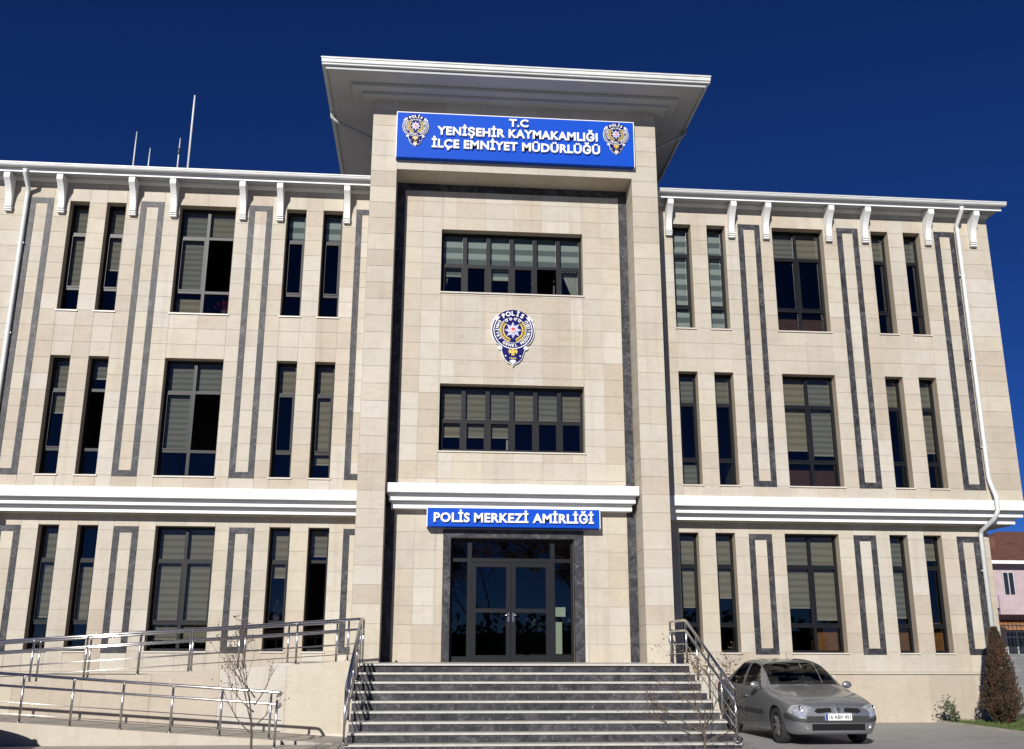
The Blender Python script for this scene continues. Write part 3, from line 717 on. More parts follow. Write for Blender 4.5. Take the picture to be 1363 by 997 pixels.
    def ring_text(txt, rr, a0, a1, hgt, outward):
        n_ = len(txt)
        for k, ch in enumerate(txt):
            if ch == ' ': continue
            a = R(a0 + (a1 - a0) * k / (n_ - 1)); v, f = glyph_mesh(ch, .03)
            xs = [p[0] for p in v]; x0 = (min(xs) + max(xs)) / 2; s_ = hgt / .72
            ca, sa = math.cos(a), math.sin(a)
            upv = (ca, sa) if outward else (-ca, -sa); rtv = (sa, -ca) if outward else (-sa, ca)
            lt.add([(cx + sc * (rr * ca + (p[0] - x0) * s_ * rtv[0] + (p[1] - .36) * s_ * upv[0]), y - d - st * 2.9 - p[2] * st * .6, cz + sc * (rr * sa + (p[0] - x0) * s_ * rtv[1] + (p[1] - .36) * s_ * upv[1])) for p in v], f)
    ring_text('POLİS', .80, 122, 58, .21, True)
    ring_text('EMNİYET GENEL MÜDÜRLÜĞÜ', .725, 147, 393, .13, False)
    lt.build('lettering', letter_m, par)
    return root
em = thing('police_emblem', 'round navy and gold police badge fixed to the stone between the two wide windows', 'emblem', (CX + .01, BY - .004, 9.17))
emblem(em, CX + .01, 9.17, BY - .004, .535, False)

def board(name, x0, x1, z0, z1, y0, y1, label, lines, with_emblems=()):
    t = thing(name, label, 'sign', ((x0 + x1) / 2, y1, z0))
    b = MB(); b.box(x0, x1, y0, y1, z0, z1, 0); bo = b.build('panel', [blue_m], t, bevel=.012)
    e_ = MB(); w_ = .02
    e_.box(x0 - w_, x0 - .002, y0 + .015, y1, z0, z1 + .0); e_.box(x1 + .002, x1 + w_, y0 + .015, y1, z0, z1); e_.box(x0 - w_, x1 + w_, y0 + .015, y1, z1 + .002, z1 + .022); 
    e_.build('trim', letter_m, t)
    for (txt, cx, zb, wdt, cap) in lines:
        words = txt.split(); ext = lambda q: (lambda xs: max(xs) - min(xs))([p[0] for p in glyph_mesh(q, .03)[0]])
        k_ = wdt / ext(txt); ws = [ext(w) * k_ for w in words]; gp_ = (wdt - sum(ws)) / max(1, len(words) - 1); xw = cx - wdt / 2
        for w, wd_ in zip(words, ws):                        # each word is a set of raised letters
            l = MB(); text_on(l, w, xw + wd_ / 2, zb, wd_, cap, y0 - .055, .05); l.build('lettering', letter_m, t); xw += wd_ + gp_
    for cx, cz, sc in with_emblems: emblem(t, cx, cz, y0 - .002, sc, True)
    return t
sx = lambda px: -2.905 + (px - 529) * .01875
S0, S1 = -2.905 + .01, 2.985
board('headquarters_sign', S0, S1, 13.245, 14.47, TY - .16, TY - .004, 'large blue sign with three lines of white letters and two badges at the tower top',
      [('T.C', sx(689), 14.18, .48, .205), ('YENİŞEHİR KAYMAKAMLIĞI', sx(688), 13.87, 3.98, .228), ('İLÇE EMNİYET MÜDÜRLÜĞÜ', sx(686), 13.52, 4.16, .23)],
      ((sx(553.5), 14.08, .325), (sx(819), 14.09, .325)))
board('station_sign', -1.915, 2.03, 4.375, 4.80, BY - .30, BY - .04, 'long narrow blue sign with one line of white letters above the entrance door',
      [('POLİS MERKEZİ AMİRLİĞİ', .055, 4.475, 3.66, .212)])

# ---------------------------------------------------------------- stairs
LZ = 1.42
stair = thing('entrance_stairs', 'wide entrance steps with dark marble risers and pale treads', 'stairs', (0, -4.4, GZ))
land = MB(); land.box(-3.17, 3.36, -3.2 + .0, BY + .3, LZ - .06, LZ, 1); land.box(-4.9, -3.172, -2.78, GY - .04, LZ - .06, LZ, 1); land.box(-3.15, 3.34, -3.19, BY + .3, GZ - .2, LZ - .062, 0)
land.build('landing', [stone_plain, nosing], stair)
rise = .1595; run = .30
NST = 8
for k in range(NST + 1):
    zt = LZ - rise * k; yn = -3.2 - run * k; xr = 3.36 + .028 * k; xl = -3.17 - .004 * k
    sp = MB()
    zb = zt - rise if k < NST else GZ - .1
    sp.box(xl, xr, yn, yn + .02, zb + .001, zt - .036, 0)
    if k > 0: sp.box(xl + .01, xr - .01, yn + .021, yn + run + .01, zb, zt - .037, 0)
    sp.box(xl - .012, xr + .012, yn - .022, (yn + run - .001) if k > 0 else yn + .14, zt - .036, zt + (.002 if k == 0 else 0), 1)
    sp.build('step', [marble, nosing], stair, bevel=.004)

# ---------------------------------------------------------------- railings
def rail_piece(name, parent, pts, rad, mat): m = MB(); m.tube(pts, rad, 10); return m.build(name, mat, parent)
def fillet(P, r=.08):
    out = [P[0]]
    for a, b, c in zip(P, P[1:], P[2:]):
        a, b, c = map(Vector, (a, b, c)); d0 = (a - b); d1 = (c - b); q = min(r, d0.length * .45, d1.length * .45)
        p0 = b + d0.normalized() * q; p2 = b + d1.normalized() * q
        for t in (0, .25, .5, .75, 1): out.append(tuple(p0 * (1 - t) ** 2 + b * 2 * t * (1 - t) + p2 * t * t))
    out.append(P[-1]); return out
def railing(name, label, path, posts, group, h=.86, drops=(0, .2, .47, .66), ret=None):
    """path: foot line of the railing; posts: points on it"""
    t = thing(name, label, 'railing', path[0], 0, group)
    for k, dz in enumerate(drops):
        P = [(x, y, z + h - dz) for x, y, z in path]
        if k < 2 and ret: P = [(p[0], p[1], p[2] + h - dz) for p in ret] + P
        r = (.027, .022, .0085, .0085)[k]
        rail_piece('handrail' if k < 2 else 'rod', t, fillet(P), r, steel if k < 2 else steel_thin)
    for x, y, z in posts:
        m = MB(); m.tube([(x, y, z), (x, y, z + h - .01)], .0215, 10); m.tube([(x, y, z), (x, y, z + .012)], .05, 12); m.build('post', steel, t)
    return t
def lerp(a, b, t): return tuple(a[k] + (b[k] - a[k]) * t for k in range(3))
# stair railings
for s, xr, lab in ((1, 3.44, 'steel stair railing along the right edge of the entrance steps beside the car'), (-1, -3.22, 'steel stair railing along the left edge of the entrance steps')):
    top0 = (xr - s * .06, -1.62 if s > 0 else -2.3, LZ); top1 = (xr - s * .04, -2.88, LZ); bot = (xr + (.06 if s > 0 else 0), -5.68, .17); 
    pts = [top0] + [top1] + [lerp(top1, bot, q) for q in (.25, .5, .75)] + [bot]
    railing('stair_railing', lab, [top0, top1, bot], pts, 'steel railings of the steps', h=.86)
# access ramp: upper flight rises right to the landing, lower flight rises left
ramp_t = thing('access_ramp', 'two flight wheelchair ramp with beige stone side walls left of the steps', 'ramp', (-8.5, -3.2, GZ))
UY, LY = -2.98, -4.45
def zu(x): return max(.72, 1.475 + (x + 3.3) * .0662)
def zl(x): return .165 + (-4.75 - x) * .0672
wl = MB(); nt_ = tone_gen(91); xs = [-3.29 - 1.28 * k for k in range(9)]
for b, a in zip(xs, xs[1:]):
    wl.quad((a + .002, UY, GZ - .1), (b - .002, UY, GZ - .1), (b - .002, UY, zu(b)), (a + .002, UY, zu(a)), 0, nt_())
wl.add([(-3.29, UY + .008, GZ - .1), (-13.5, UY + .008, GZ - .1), (-13.5, UY + .008, zu(-13.5)), (-3.29, UY + .008, zu(-3.29)), (-3.29, UY + .20, GZ - .1), (-13.5, UY + .20, GZ - .1), (-13.5, UY + .20, zu(-13.5)), (-3.29, UY + .20, zu(-3.29))],
       [(0, 1, 2, 3), (4, 7, 6, 5), (0, 3, 7, 4), (3, 2, 6, 7), (1, 5, 6, 2)], 1)
wl.build('upper_wall', [stone, stone_plain], ramp_t, recalc=False)
sk = MB(); sk.box(-13.5, -3.31, UY - .02, UY - .002, GZ, GZ + .07); sk.build('skirting', sill_m, ramp_t)
us = MB(); us.add([(-3.2, UY + .2, zu(-3.3) - .06), (-13.5, UY + .2, zu(-13.5) - .06), (-13.5, -1.5, zu(-13.5) - .06), (-3.2, -1.5, zu(-3.3) - .06)] + [(-3.2, UY + .2, 0), (-13.5, UY + .2, 0), (-13.5, -1.5, 0), (-3.2, -1.5, 0)],
       [(0, 1, 2, 3), (3, 2, 6, 7), (0, 3, 7, 4), (1, 5, 6, 2)]); us.build('upper_slope', concrete_m, ramp_t)
ls = MB(); XE = -3.36
ls.add([(XE, LY, zl(XE) - .008), (-13.5, LY, zl(-13.5) - .03), (-13.5, UY - .02, zl(-13.5) - .03), (XE, UY - .02, zl(XE) - .008), (XE, LY, GZ - .1), (-13.5, LY, GZ - .1), (-13.5, UY - .02, GZ - .1), (XE, UY - .02, GZ - .1)],
       [(0, 1, 2, 3), (0, 4, 5, 1), (0, 3, 7, 4), (1, 5, 6, 2)]); ls.build('lower_slope', concrete_m, ramp_t)
XE = -4.3; lw = MB(); lw.add([(XE - .1, LY - .16, GZ - .1), (-13.5, LY - .16, GZ - .1), (-13.5, LY - .16, zl(-13.5)), (XE - .1, LY - .16, zl(XE)), (XE - .1, LY + .02, GZ - .1), (-13.5, LY + .02, GZ - .1), (-13.5, LY + .02, zl(-13.5)), (XE - .1, LY + .02, zl(XE))],
       [(0, 1, 2, 3), (4, 7, 6, 5), (0, 3, 7, 4), (3, 2, 6, 7), (1, 5, 6, 2)]); lw.build('lower_wall', stone_plain, ramp_t)
# light paving in front of the ramp
pv = MB(); pv.box(-14, -3.35, -6.1, LY - .17, GZ - .05, GZ + .012); kind(pv.build('pavement', concrete_m), 'structure')
pp = lambda x: (x, UY + .08, zu(x)); 
up_posts = [pp(-3.42 - 1.0 * k + .0) for k in range(10)]
railing('ramp_railing', 'steel railing on the outer wall of the upper ramp flight', [pp(-3.2), pp(-13.2)], up_posts, 'steel railings of the ramp', h=.79)
qq = lambda x: (x, -1.62, zu(x) - .03)
railing('ramp_railing', 'steel railing on the building side of the upper ramp flight', [qq(-3.7), qq(-13.2)], [qq(-3.75 - 1.0 * k) for k in range(10)], 'steel railings of the ramp', h=.82)
ll = lambda x: (x, LY - .06, zl(x))
lo_posts = [ll(-4.62 - .86 * k) for k in range(10)]
loop = [(-4.42, LY - .75, GZ + .02), (-4.42, LY - .06, zl(-4.5))]
railing('ramp_railing', 'steel railing along the front of the lower ramp flight', [ll(-4.42), ll(-13.2)], lo_posts + [(-4.42, LY - .75, GZ + .01)], 'steel railings of the ramp', h=.79, ret=[(-4.42, LY - .75, GZ + .06)])

# ---------------------------------------------------------------- antennas on the left wing roof
for (px_, zt, lab) in ((-10.5, 16.0, 'mid height thin mast, leftmost on the left wing roof'), (-10.08, 15.5, 'shortest thin mast standing on the left wing roof'), (-9.27, 15.85, 'thin mast with a small knob near its tip on the left wing roof'), (-8.98, 17.25, 'tallest white mast on the left wing roof')):
    t = thing('antenna', lab, 'antenna', (px_, 3.0, 13.5), 0, 'masts on the left wing roof')
    m = MB(); tall = zt > 17; m.tube([(px_, 3, 13.4), (px_, 3, zt - .5), (px_, 3, zt)], [.034, .03, .022] if tall else [.024, .02, .01], 8); m.build('mast', gutter_m, t)
    m = MB(); m.box(px_ - .12, px_ + .12, 2.88, 3.12, 13.40, 13.55); m.build('base', rail_dark, t)
    if 'knob' in lab: m = MB(); m.lathe([(0, zt - .55), (.04, zt - .5), (.04, zt - .35), (0, zt - .3)], 10, axis='z', c=(px_, 3, 0)); m.build('coil', rail_dark, t)

# ---------------------------------------------------------------- furniture seen through the windows
def cabinet(x0, x1, z0, z1, y, label, mat):
    t = thing('cabinet', label, 'cabinet', ((x0 + x1) / 2, y, z0), 0)
    m = MB(); m.box(x0, x1, y, y + .42, z0, z1); m.build('carcass', mat, t, bevel=.01)
    for a, b in ((x0 + .02, (x0 + x1) / 2 - .006), ((x0 + x1) / 2 + .006, x1 - .02)):
        d_ = MB(); d_.box(a, b, y - .02, y - .001, z0 + .05, z1 - .03); dd = d_.build('door', mat, t, bevel=.006)
cabinet(7.72, 8.24, 1.46, 2.30, GY + .48, 'orange brown cabinet low behind the wide ground floor window right of the car', wood_m)
cabinet(9.70, 10.06, 1.46, 2.32, GY + .48, 'orange brown cabinet behind the left slim ground floor window near the corner', wood_m)
cabinet(10.55, 10.95, 1.46, 2.36, GY + .48, 'orange brown cabinet behind the last slim ground floor window before the corner', wood_m)
cabinet(6.95, 8.25, 9.21, 10.12, WY + .50, 'dark brown low cabinet behind the wide top floor window right of the tower', brown_m)
cabinet(6.95, 8.25, 5.12, 6.12, WY + .50, 'dark brown low cabinet behind the wide middle floor window right of the tower', brown_m)
def pot(x, y, z, label, mat, n=60, rad=.17):
    t = thing('potted_plant', label, 'plant', (x, y, z)); m = MB(); m.lathe([(0, z), (.07, z), (.10, z + .18), (.085, z + .18), (0, z + .15)], 14, axis='z', c=(x, y, 0)); m.build('pot', brown_m, t)
    f = MB(); rr = random.Random(len(label))
    for k in range(n):
        p = Vector((rr.gauss(0, rad * .5), rr.gauss(0, rad * .5), .30 + rr.gauss(0, rad * .5))) + Vector((x, y, z)); a = Vector((rr.uniform(-1, 1), rr.uniform(-1, 1), rr.uniform(-1, 1))).normalized() * .05; b = a.cross(Vector((0, 0, 1))).normalized() * .03
        f.quad(p - a, p + b, p + a, p - b)
    f.build('foliage', mat, t)
pot(-7.06, WY + .46, 9.62, 'pot of red flowers inside the wide top floor window left of the tower', flower_m)
pot(-5.40, GY + .46, 2.28, 'pot plant inside a slim ground floor window behind the ramp railing', shrub_m, 70, .22)

# ---------------------------------------------------------------- car
def hermite(xs, ys, x):
    n = len(xs)
    if x <= xs[0]: return ys[0]
    if x >= xs[-1]: return ys[-1]
    i = max(k for k in range(n - 1) if xs[k] <= x)
    h = [xs[k + 1] - xs[k] for k in range(n - 1)]; d = [(ys[k + 1] - ys[k]) / h[k] for k in range(n - 1)]
    def sl(k):
        if k == 0: return d[0]
        if k == n - 1: return d[-1]
        if d[k - 1] * d[k] <= 0: return 0
        w1, w2 = 2 * h[k] + h[k - 1], h[k] + 2 * h[k - 1]
        return (w1 + w2) / (w1 / d[k - 1] + w2 / d[k])
    t = (x - xs[i]) / h[i]
    return (2 * t**3 - 3 * t**2 + 1) * ys[i] + (t**3 - 2 * t**2 + t) * h[i] * sl(i) + (-2 * t**3 + 3 * t**2) * ys[i + 1] + (t**3 - t**2) * h[i] * sl(i + 1)
ST = [  # y, then (half width, z) for sill, waist, shoulder, upper edge, and centre height
 (-2.25, .50, .24, .60, .42, .56, .60, .36, .655, .665), (-2.20, .64, .22, .735, .43, .69, .63, .46, .70, .715), (-2.10, .74, .20, .82, .45, .775, .67, .54, .75, .77),
 (-1.90, .80, .19, .865, .48, .825, .72, .60, .81, .835), (-1.55, .82, .19, .885, .50, .85, .79, .63, .875, .905), (-1.15, .83, .19, .888, .52, .865, .85, .66, .93, .965),
 (-.88, .83, .19, .888, .53, .87, .885, .70, .975, 1.005), (-.45, .83, .19, .888, .53, .872, .915, .655, 1.235, 1.275), (-.10, .83, .19, .888, .53, .875, .93, .61, 1.385, 1.43),
 (.40, .83, .19, .888, .53, .875, .945, .60, 1.43, 1.475), (.85, .83, .19, .888, .54, .875, .955, .59, 1.415, 1.46), (1.20, .83, .19, .888, .55, .872, .965, .59, 1.34, 1.385),
 (1.75, .82, .20, .88, .56, .86, .985, .66, 1.075, 1.095), (2.05, .80, .22, .865, .57, .84, .975, .62, 1.05, 1.07), (2.18, .72, .25, .80, .57, .77, .92, .55, 1.01, 1.03), (2.25, .55, .30, .64, .56, .60, .80, .40, .86, .87)]
YS = [s[0] for s in ST]
def ctrl(y):
    v = [hermite(YS, [s[k] for s in ST], y) for k in range(1, 10)]
    return [(v[0] * .9, v[1] - .0), (v[0], v[1] + .05), (v[2], v[3]), (v[4], v[5]), (v[6], v[7]), (0, v[8])]
def car_pt(y, v, side=1):
    """v 0..5 along the half section, Catmull-Rom"""
    P = ctrl(y); P = [(2 * P[0][0] - P[1][0] - .05, P[0][1])] + P + [(-P[4][0], P[4][1])]
    i = min(4, int(v)); t = v - i; a, b, c, d = P[i], P[i + 1], P[i + 2], P[i + 3]; k = .40
    def cr(j):
        m0 = k * (c[j] - a[j]); m1 = k * (d[j] - b[j])
        return (2 * t**3 - 3 * t**2 + 1) * b[j] + (t**3 - 2 * t**2 + t) * m0 + (-2 * t**3 + 3 * t**2) * c[j] + (t**3 - t**2) * m1
    return Vector((side * max(0, cr(0)), y, cr(1)))
def car_n(y, v, side):
    e = .01; a = car_pt(min(2.24, y + e), v, side) - car_pt(max(-2.24, y - e), v, side); b = car_pt(y, min(4.99, v + e), side) - car_pt(y, max(0, v - e), side)
    n = a.cross(b) * side
    return n.normalized() if n.length > 1e-9 else Vector((0, 0, 1))
def panel(mb, y0, y1, v0, v1, side, off, ny=12, nv=8, thick=.006, m=0, yfun=None):
    vs, fs = [], []
    for k in range(ny + 1):
        for j in range(nv + 1):
            v = v0 + (v1 - v0) * j / nv; ya, yb = (yfun(v) if yfun else (y0, y1)); y = ya + (yb - ya) * k / ny
            q_ = car_pt(y, v, side) + car_n(y, v, side) * off; q_.x = 0 if v > 4.995 else q_.x; vs.append(q_)
    for k in range(ny + 1):
        for j in range(nv + 1):
            v = v0 + (v1 - v0) * j / nv; ya, yb = (yfun(v) if yfun else (y0, y1)); y = ya + (yb - ya) * k / ny
            q_ = car_pt(y, v, side) + car_n(y, v, side) * (off - thick); q_.x = 0 if v > 4.995 else q_.x; vs.append(q_)
    w = nv + 1; vs = vs[:(ny + 1) * w]
    for k in range(ny):
        for j in range(nv): i = k * w + j; fs.append((i, i + 1, i + w + 1, i + w))
    n0 = len(mb.f); mb.add(vs, fs, m)
    for k in range(n0, n0 + ny * nv): mb.smooth.add(k)
def make_paint(name, col):
    m, nt, b = nodes(name); v = objvec(nt)
    b.inputs['Base Color'].default_value = (*col, 1); b.inputs['Metallic'].default_value = .6; b.inputs['Roughness'].default_value = .32
    b.inputs['Coat Weight'].default_value = .8; b.inputs['Coat Roughness'].default_value = .05
    n = noise(nt, 3, 5, .6, v); nt.links.new(ramp(nt, n, [(.3, tuple(c * .88 for c in col)), (.7, tuple(c * 1.05 for c in col))]), b.inputs['Base Color'])
    nt.links.new(ramp(nt, noise(nt, 8, 4, .6, v), [(.35, (.30,) * 3), (.7, (.44,) * 3)]), b.inputs['Roughness']); return m
car_grey = make_paint('car_paint', (.255, .265, .28))
car_glass = make_glass('car_glass', (.40, .44, .41), 1.5); car_trim = plain('cabin_trim', (.045, .045, .048), .8, var=.2); seat_m = plain('seat_cloth', (.09, .09, .095), .9, var=.25, vscale=9)
car_black = plain('car_plastic', (.012, .012, .013), .6, var=.15, spec=.2)
car_strip = plain('bumper_strip', (.045, .045, .045), .5, var=.08, spec=.3)
tyre_m = plain('tyre_rubber', (.022, .022, .022), .85, var=.2)
rim_m = plain('rim_alloy', (.42, .42, .42), .35, metal=.8, var=.1)
lamp_m = plain('lamp_glass', (.55, .56, .58), .08, metal=.5, var=.35, vscale=14, coat=1.0)
chrome = plain('chrome_trim', (.75, .75, .75), .12, metal=1.0, var=.03)
plate_w = plain('plate_white', (.78, .78, .77), .5, var=.03)
plate_b = plain('plate_blue', (.02, .06, .35), .5)
amber = plain('lamp_red', (.30, .012, .01), .2, coat=.5)
def make_car(label, paint):
    t = thing('parked_car', label, 'car', (0, 0, 0))
    # body shell
    ny, nv = 96, 40; vs, fs = [], []
    for k in range(ny + 1):
        y = -2.25 + 4.5 * (k / ny)
        half = [car_pt(y, 5.0 * j / nv, 1) for j in range(nv + 1)]
        ring = half + [Vector((-p.x, p.y, p.z)) for p in half[::-1][1:]]
        vs += ring; w = len(ring)
    for k in range(ny):
        for j in range(w): i = k * w; fs.append((i + j, i + (j + 1) % w, i + w + (j + 1) % w, i + w + j))
    fs.append(tuple(range(w))[::-1]); fs.append(tuple(ny * w + j for j in range(w)))
    b = MB(); b.add(vs, fs); body = b.build('body', [paint, car_black], t, smooth=True)
    cut = MB()
    for y in (-1.36, 1.33):
        for s in (-1, 1): cut.lathe([(.002, s * .50), (.355, s * .50), (.355, s * 1.1), (.002, s * 1.1)], 40, axis='x', c=(0, y, .315))
    for s in (-1, 1): pass
    co = cut.build('cutter', [car_black])
    md = body.modifiers.new('arches', 'BOOLEAN'); md.operation = 'DIFFERENCE'; md.object = co; md.solver = 'EXACT'
    try: md.material_mode = 'TRANSFER'
    except Exception: pass
    dg = bpy.context.evaluated_depsgraph_get(); dg.update()
    me = bpy.data.meshes.new_from_object(body.evaluated_get(dg), depsgraph=dg); old = body.data; body.modifiers.clear(); body.data = me; bpy.data.objects.remove(co)
    bm = bmesh.new(); bm.from_mesh(me); kill = []
    for f in bm.faces:
        c = f.calc_center_median()
        if not (-.84 < c.y < 1.70) or c.z < .90: continue
        s_ = 1 if c.x >= 0 else -1
        v_ = min((2.6 + 2.4 * q / 90 for q in range(91)), key=lambda v: (car_pt(c.y, v, s_) - c).length)
        if (-.81 < c.y < -.20 and v_ > 4.0) or (1.24 < c.y < 1.70 and v_ > 4.12): kill.append(f)
        elif 3.14 < v_ < 3.88:
            k = (v_ - 3.1) / .78
            if -.74 + .56 * k < c.y < .27 or .40 < c.y < 1.25 - .36 * k: kill.append(f)
    bmesh.ops.delete(bm, geom=kill, context='FACES'); bm.to_mesh(me); bm.free()
    cb = MB(); cb.box(-.78, .78, -.80, 1.72, .42, .46); cb.box(-.72, .72, -.86, -.52, .70, .955); cb.box(-.72, .72, 1.2, 1.72, .70, .95); cb.build('dashboard', car_trim, t, bevel=.03)
    for sx_ in (-.37, .37):
        se = MB(); se.extrude_x([(.02, .62), (.10, .58), (.30, 1.10), (.26, 1.14), (.20, 1.12)], sx_ - .24, sx_ + .24); se.box(sx_ - .25, sx_ + .25, -.40, .10, .46, .62); se.box(sx_ - .12, sx_ + .12, .25, .34, 1.15, 1.31); se.build('seat', seat_m, t, bevel=.025)
    se = MB(); se.extrude_x([(.95, .62), (1.05, .58), (1.22, 1.08), (1.16, 1.10)], -.68, .68); se.box(-.68, .68, .55, 1.0, .46, .62); se.build('seat', seat_m, t, bevel=.025)
    sw = MB(); pts_ = [(.37 + .18 * math.cos(2 * math.pi * k / 20), -.42 + .08 * math.sin(2 * math.pi * k / 20), .93 + .16 * math.sin(2 * math.pi * k / 20)) for k in range(21)]
    sw.tube(pts_, .015, 8, cap=False); sw.tube([(.37, -.42, .93), (.37, -.60, .86)], .03, 8); sw.tube([(.20, -.42, .93), (.54, -.42, .93)], .014, 8); sw.build('steering_wheel', car_trim, t)
    ms = MB(); ms.box(-.11, .11, -.30, -.27, 1.27, 1.33); ms.build('interior_mirror', car_trim, t, bevel=.01)
    # glass
    g_ = MB()
    for s in (-1, 1): panel(g_, -.83, -.20, 3.97, 5.0, s, .004, 14, 10, .002, yfun=lambda v: (-.845 + .05 * (5 - v), -.20))
    g_.build('windscreen', car_glass, t)
    g_ = MB()
    for s in (-1, 1): panel(g_, 1.24, 1.70, 4.10, 5.0, s, .004, 10, 10, .002)
    g_.build('rear_window', car_glass, t)
    for s in (-1, 1):
        for (ya, yb, sa, sb) in ((-.80, .30, .56, .0), (.34, 1.28, 0, -.36)):
            d_ = MB(); panel(d_, ya, yb, 1.15, 3.0, s, .003, 14, 10, .004, yfun=(lambda v, ya=ya, yb=yb: (ya, yb)) if ya < 0 else (lambda v: (.36, 1.00 + .28 * max(0, min(1, (v - 1.9) / 1.0)))))
            dr = d_.build('door', paint, t)
            w_ = MB(); panel(w_, ya, yb, 3.10, 3.90, s, .007, 14, 8, .003, yfun=lambda v, ya=ya, yb=yb, sa=sa, sb=sb: (ya + .06 + sa * (v - 3.1) / .78, yb - .03 + sb * (v - 3.1) / .78))
            w_.build('side_window', car_glass, dr)
            h_ = MB(); p = car_pt(yb - .16, 2.62, s) + car_n(yb - .16, 2.62, s) * .02; h_.box(p.x - .014, p.x + .014, p.y - .09, p.y + .09, p.z - .014, p.z + .014); h_.build('handle', paint, dr, bevel=.008)
            r_ = MB(); panel(r_, ya + .02, min(yb, 1.0) - .02, 1.86, 2.10, s, .014, 8, 3, .01); r_.build('side_strip', car_strip, dr)
        hl = MB(); panel(hl, -2.185, -1.80, 2.40, 3.62, s, .006, 10, 12, .008, yfun=lambda v: (-2.238, -1.93 - .20 * max(0, v - 2.4))); hlo = hl.build('headlight', lamp_m, t)
        bb = MB(); p = car_pt(-2.17, 3.0, s) + Vector((0, .01, 0)); bb.lathe([(.0, -.01), (.055, -.0), (.06, .02)], 14, axis='x', c=(p.x, p.y, p.z)); bb.build('reflector', chrome, hlo)
        tl = MB(); panel(tl, 1.98, 2.20, 2.5, 3.2, s, .006, 6, 6, .006); tl.build('tail_light', amber, t)
        mi = MB(); cx_ = s * .985; c0 = (cx_, -.62, 1.0)
        vs, fs = [], []
        for i in range(9):
            th = math.pi * i / 8
            for j in range(14):
                ph = 2 * math.pi * j / 14; vs.append((c0[0] + .105 * math.sin(th) * math.cos(ph), c0[1] + .055 * math.cos(th) * (1 if math.cos(th) < 0 else .5), c0[2] + .07 * math.sin(th) * math.sin(ph)))
        for i in range(8):
            for j in range(14): fs.append((i * 14 + j, i * 14 + (j + 1) % 14, (i + 1) * 14 + (j + 1) % 14, (i + 1) * 14 + j))
        mi.add(vs, fs); mi.tube([(s * .86, -.60, .93), (s * .93, -.61, .97)], .025, 8); mi.build('mirror', paint, t, smooth=True)
        fg = MB(); fg.lathe([(.0, -.012), (.045, -.01), (.05, .01)], 14, axis='z', c=(0, 0, 0)); fg.v = [(s * .60 + a, -2.235 - c * .8, .345 + b_) for a, b_, c in fg.v]; fg.build('fog_light', lamp_m, t)
        for y in (-1.36, 1.33):
            wh = MB(); xo = s * .865; xi = s * .66
            wh.lathe([(.205, xi), (.29, xi), (.312, xi + s * .03), (.315, xi + s * .10), (.312, xo - s * .03), (.29, xo), (.215, xo), (.205, xo - s * .03)], 32, axis='x', c=(0, y, .315)); who = wh.build('wheel', tyre_m, t)
            rm_ = MB(); rm_.lathe([(.0, xo - s * .10), (.20, xo - s * .10), (.208, xo - s * .01), (.195, xo - s * .004), (.185, xo - s * .02)], 32, axis='x', c=(0, y, .315), m=1)
            for k in range(7):
                a = 2 * math.pi * k / 7; dx = (math.cos(a), math.sin(a)); n_ = (-dx[1], dx[0])
                q = [(.03, .028), (.19, .022), (.19, -.022), (.03, -.028)]
                f0 = [(xo - s * .012, y + r_ * dx[0] + o_ * n_[0], .315 + r_ * dx[1] + o_ * n_[1]) for r_, o_ in q]; f1 = [(xo - s * .05, p[1], p[2]) for p in f0]
                rm_.add(f0 + f1, [(0, 1, 2, 3), (4, 7, 6, 5), (0, 4, 5, 1), (1, 5, 6, 2), (2, 6, 7, 3), (3, 7, 4, 0)], 0)
            rm_.lathe([(.0, xo - s * .005), (.045, xo - s * .008), (.05, xo - s * .03)], 16, axis='x', c=(0, y, .315), m=0)
            rm_.build('rim', [rim_m, car_black], who)
    # front details
    bs = MB()
    for s in (-1, 1): panel(bs, -2.247, -1.80, 1.92, 2.28, s, .010, 14, 5, .01)
    bs.box(-.61, .61, -2.262, -2.24, .405, .515); bs.build('bumper_strip', car_strip, t)
    lg = MB(); lg.box(-.52, .52, -2.257, -2.235, .275, .385)
    for k in range(4): lg.box(-.50, .50, -2.266, -2.2575, .285 + k * .026, .293 + k * .026)
    lg.build('lower_grille', car_black, t)
    for s in (-1, 1):
        ug = MB(); ug.prism_xz([(s * .12, .59), (s * .40, .565), (s * .46, .60), (s * .40, .645), (s * .14, .655)] if s > 0 else [(s * .14, .655), (s * .40, .645), (s * .46, .60), (s * .40, .565), (s * .12, .59)], -2.262, -2.24); ug.build('grille', car_black, t)
    bdg = MB(); bdg.prism_xz([(0, .555), (.055, .635), (0, .715), (-.055, .635)], -2.285, -2.245, 0); bdg.prism_xz([(0, .585), (.032, .635), (0, .685), (-.032, .635)], -2.288, -2.2855, 1); bdg.build('badge', [chrome, car_strip], t)
    pl = MB(); pl.box(-.26, .26, -2.285, -2.263, .445, .558, 0); pl.box(-.258, -.212, -2.288, -2.2855, .447, .556, 1); plo = pl.build('number_plate', [plate_w, plate_b], t)
    lt_ = MB(); text_on(lt_, '16 ABH 451', .025, .468, .42, .068, -2.290, .003, bold=.012); lt_.build('lettering', car_black, plo)
    an = MB(); an.tube([(0, -.02, 1.44), (0, .06, 1.60)], .004, 6); an.build('aerial', car_black, t)
    wp = MB()
    for x0_, x1_ in ((-.55, .0), (.05, .60)):
        p0, p1 = car_pt(-.83, 4.9, 1), car_pt(-.74, 4.6, 1); wp.tube([(x0_, -.85, 1.02), (x1_, -.78, 1.055)], .008, 6)
    wp.build('wiper', car_black, t)
    return t
car = make_car('silver grey saloon car parked nose out beside the entrance steps', car_grey)
car.location = (5.32, -3.35, GZ); car.rotation_euler = (0, 0, R(3)); car.scale = (.95, .92, 1)
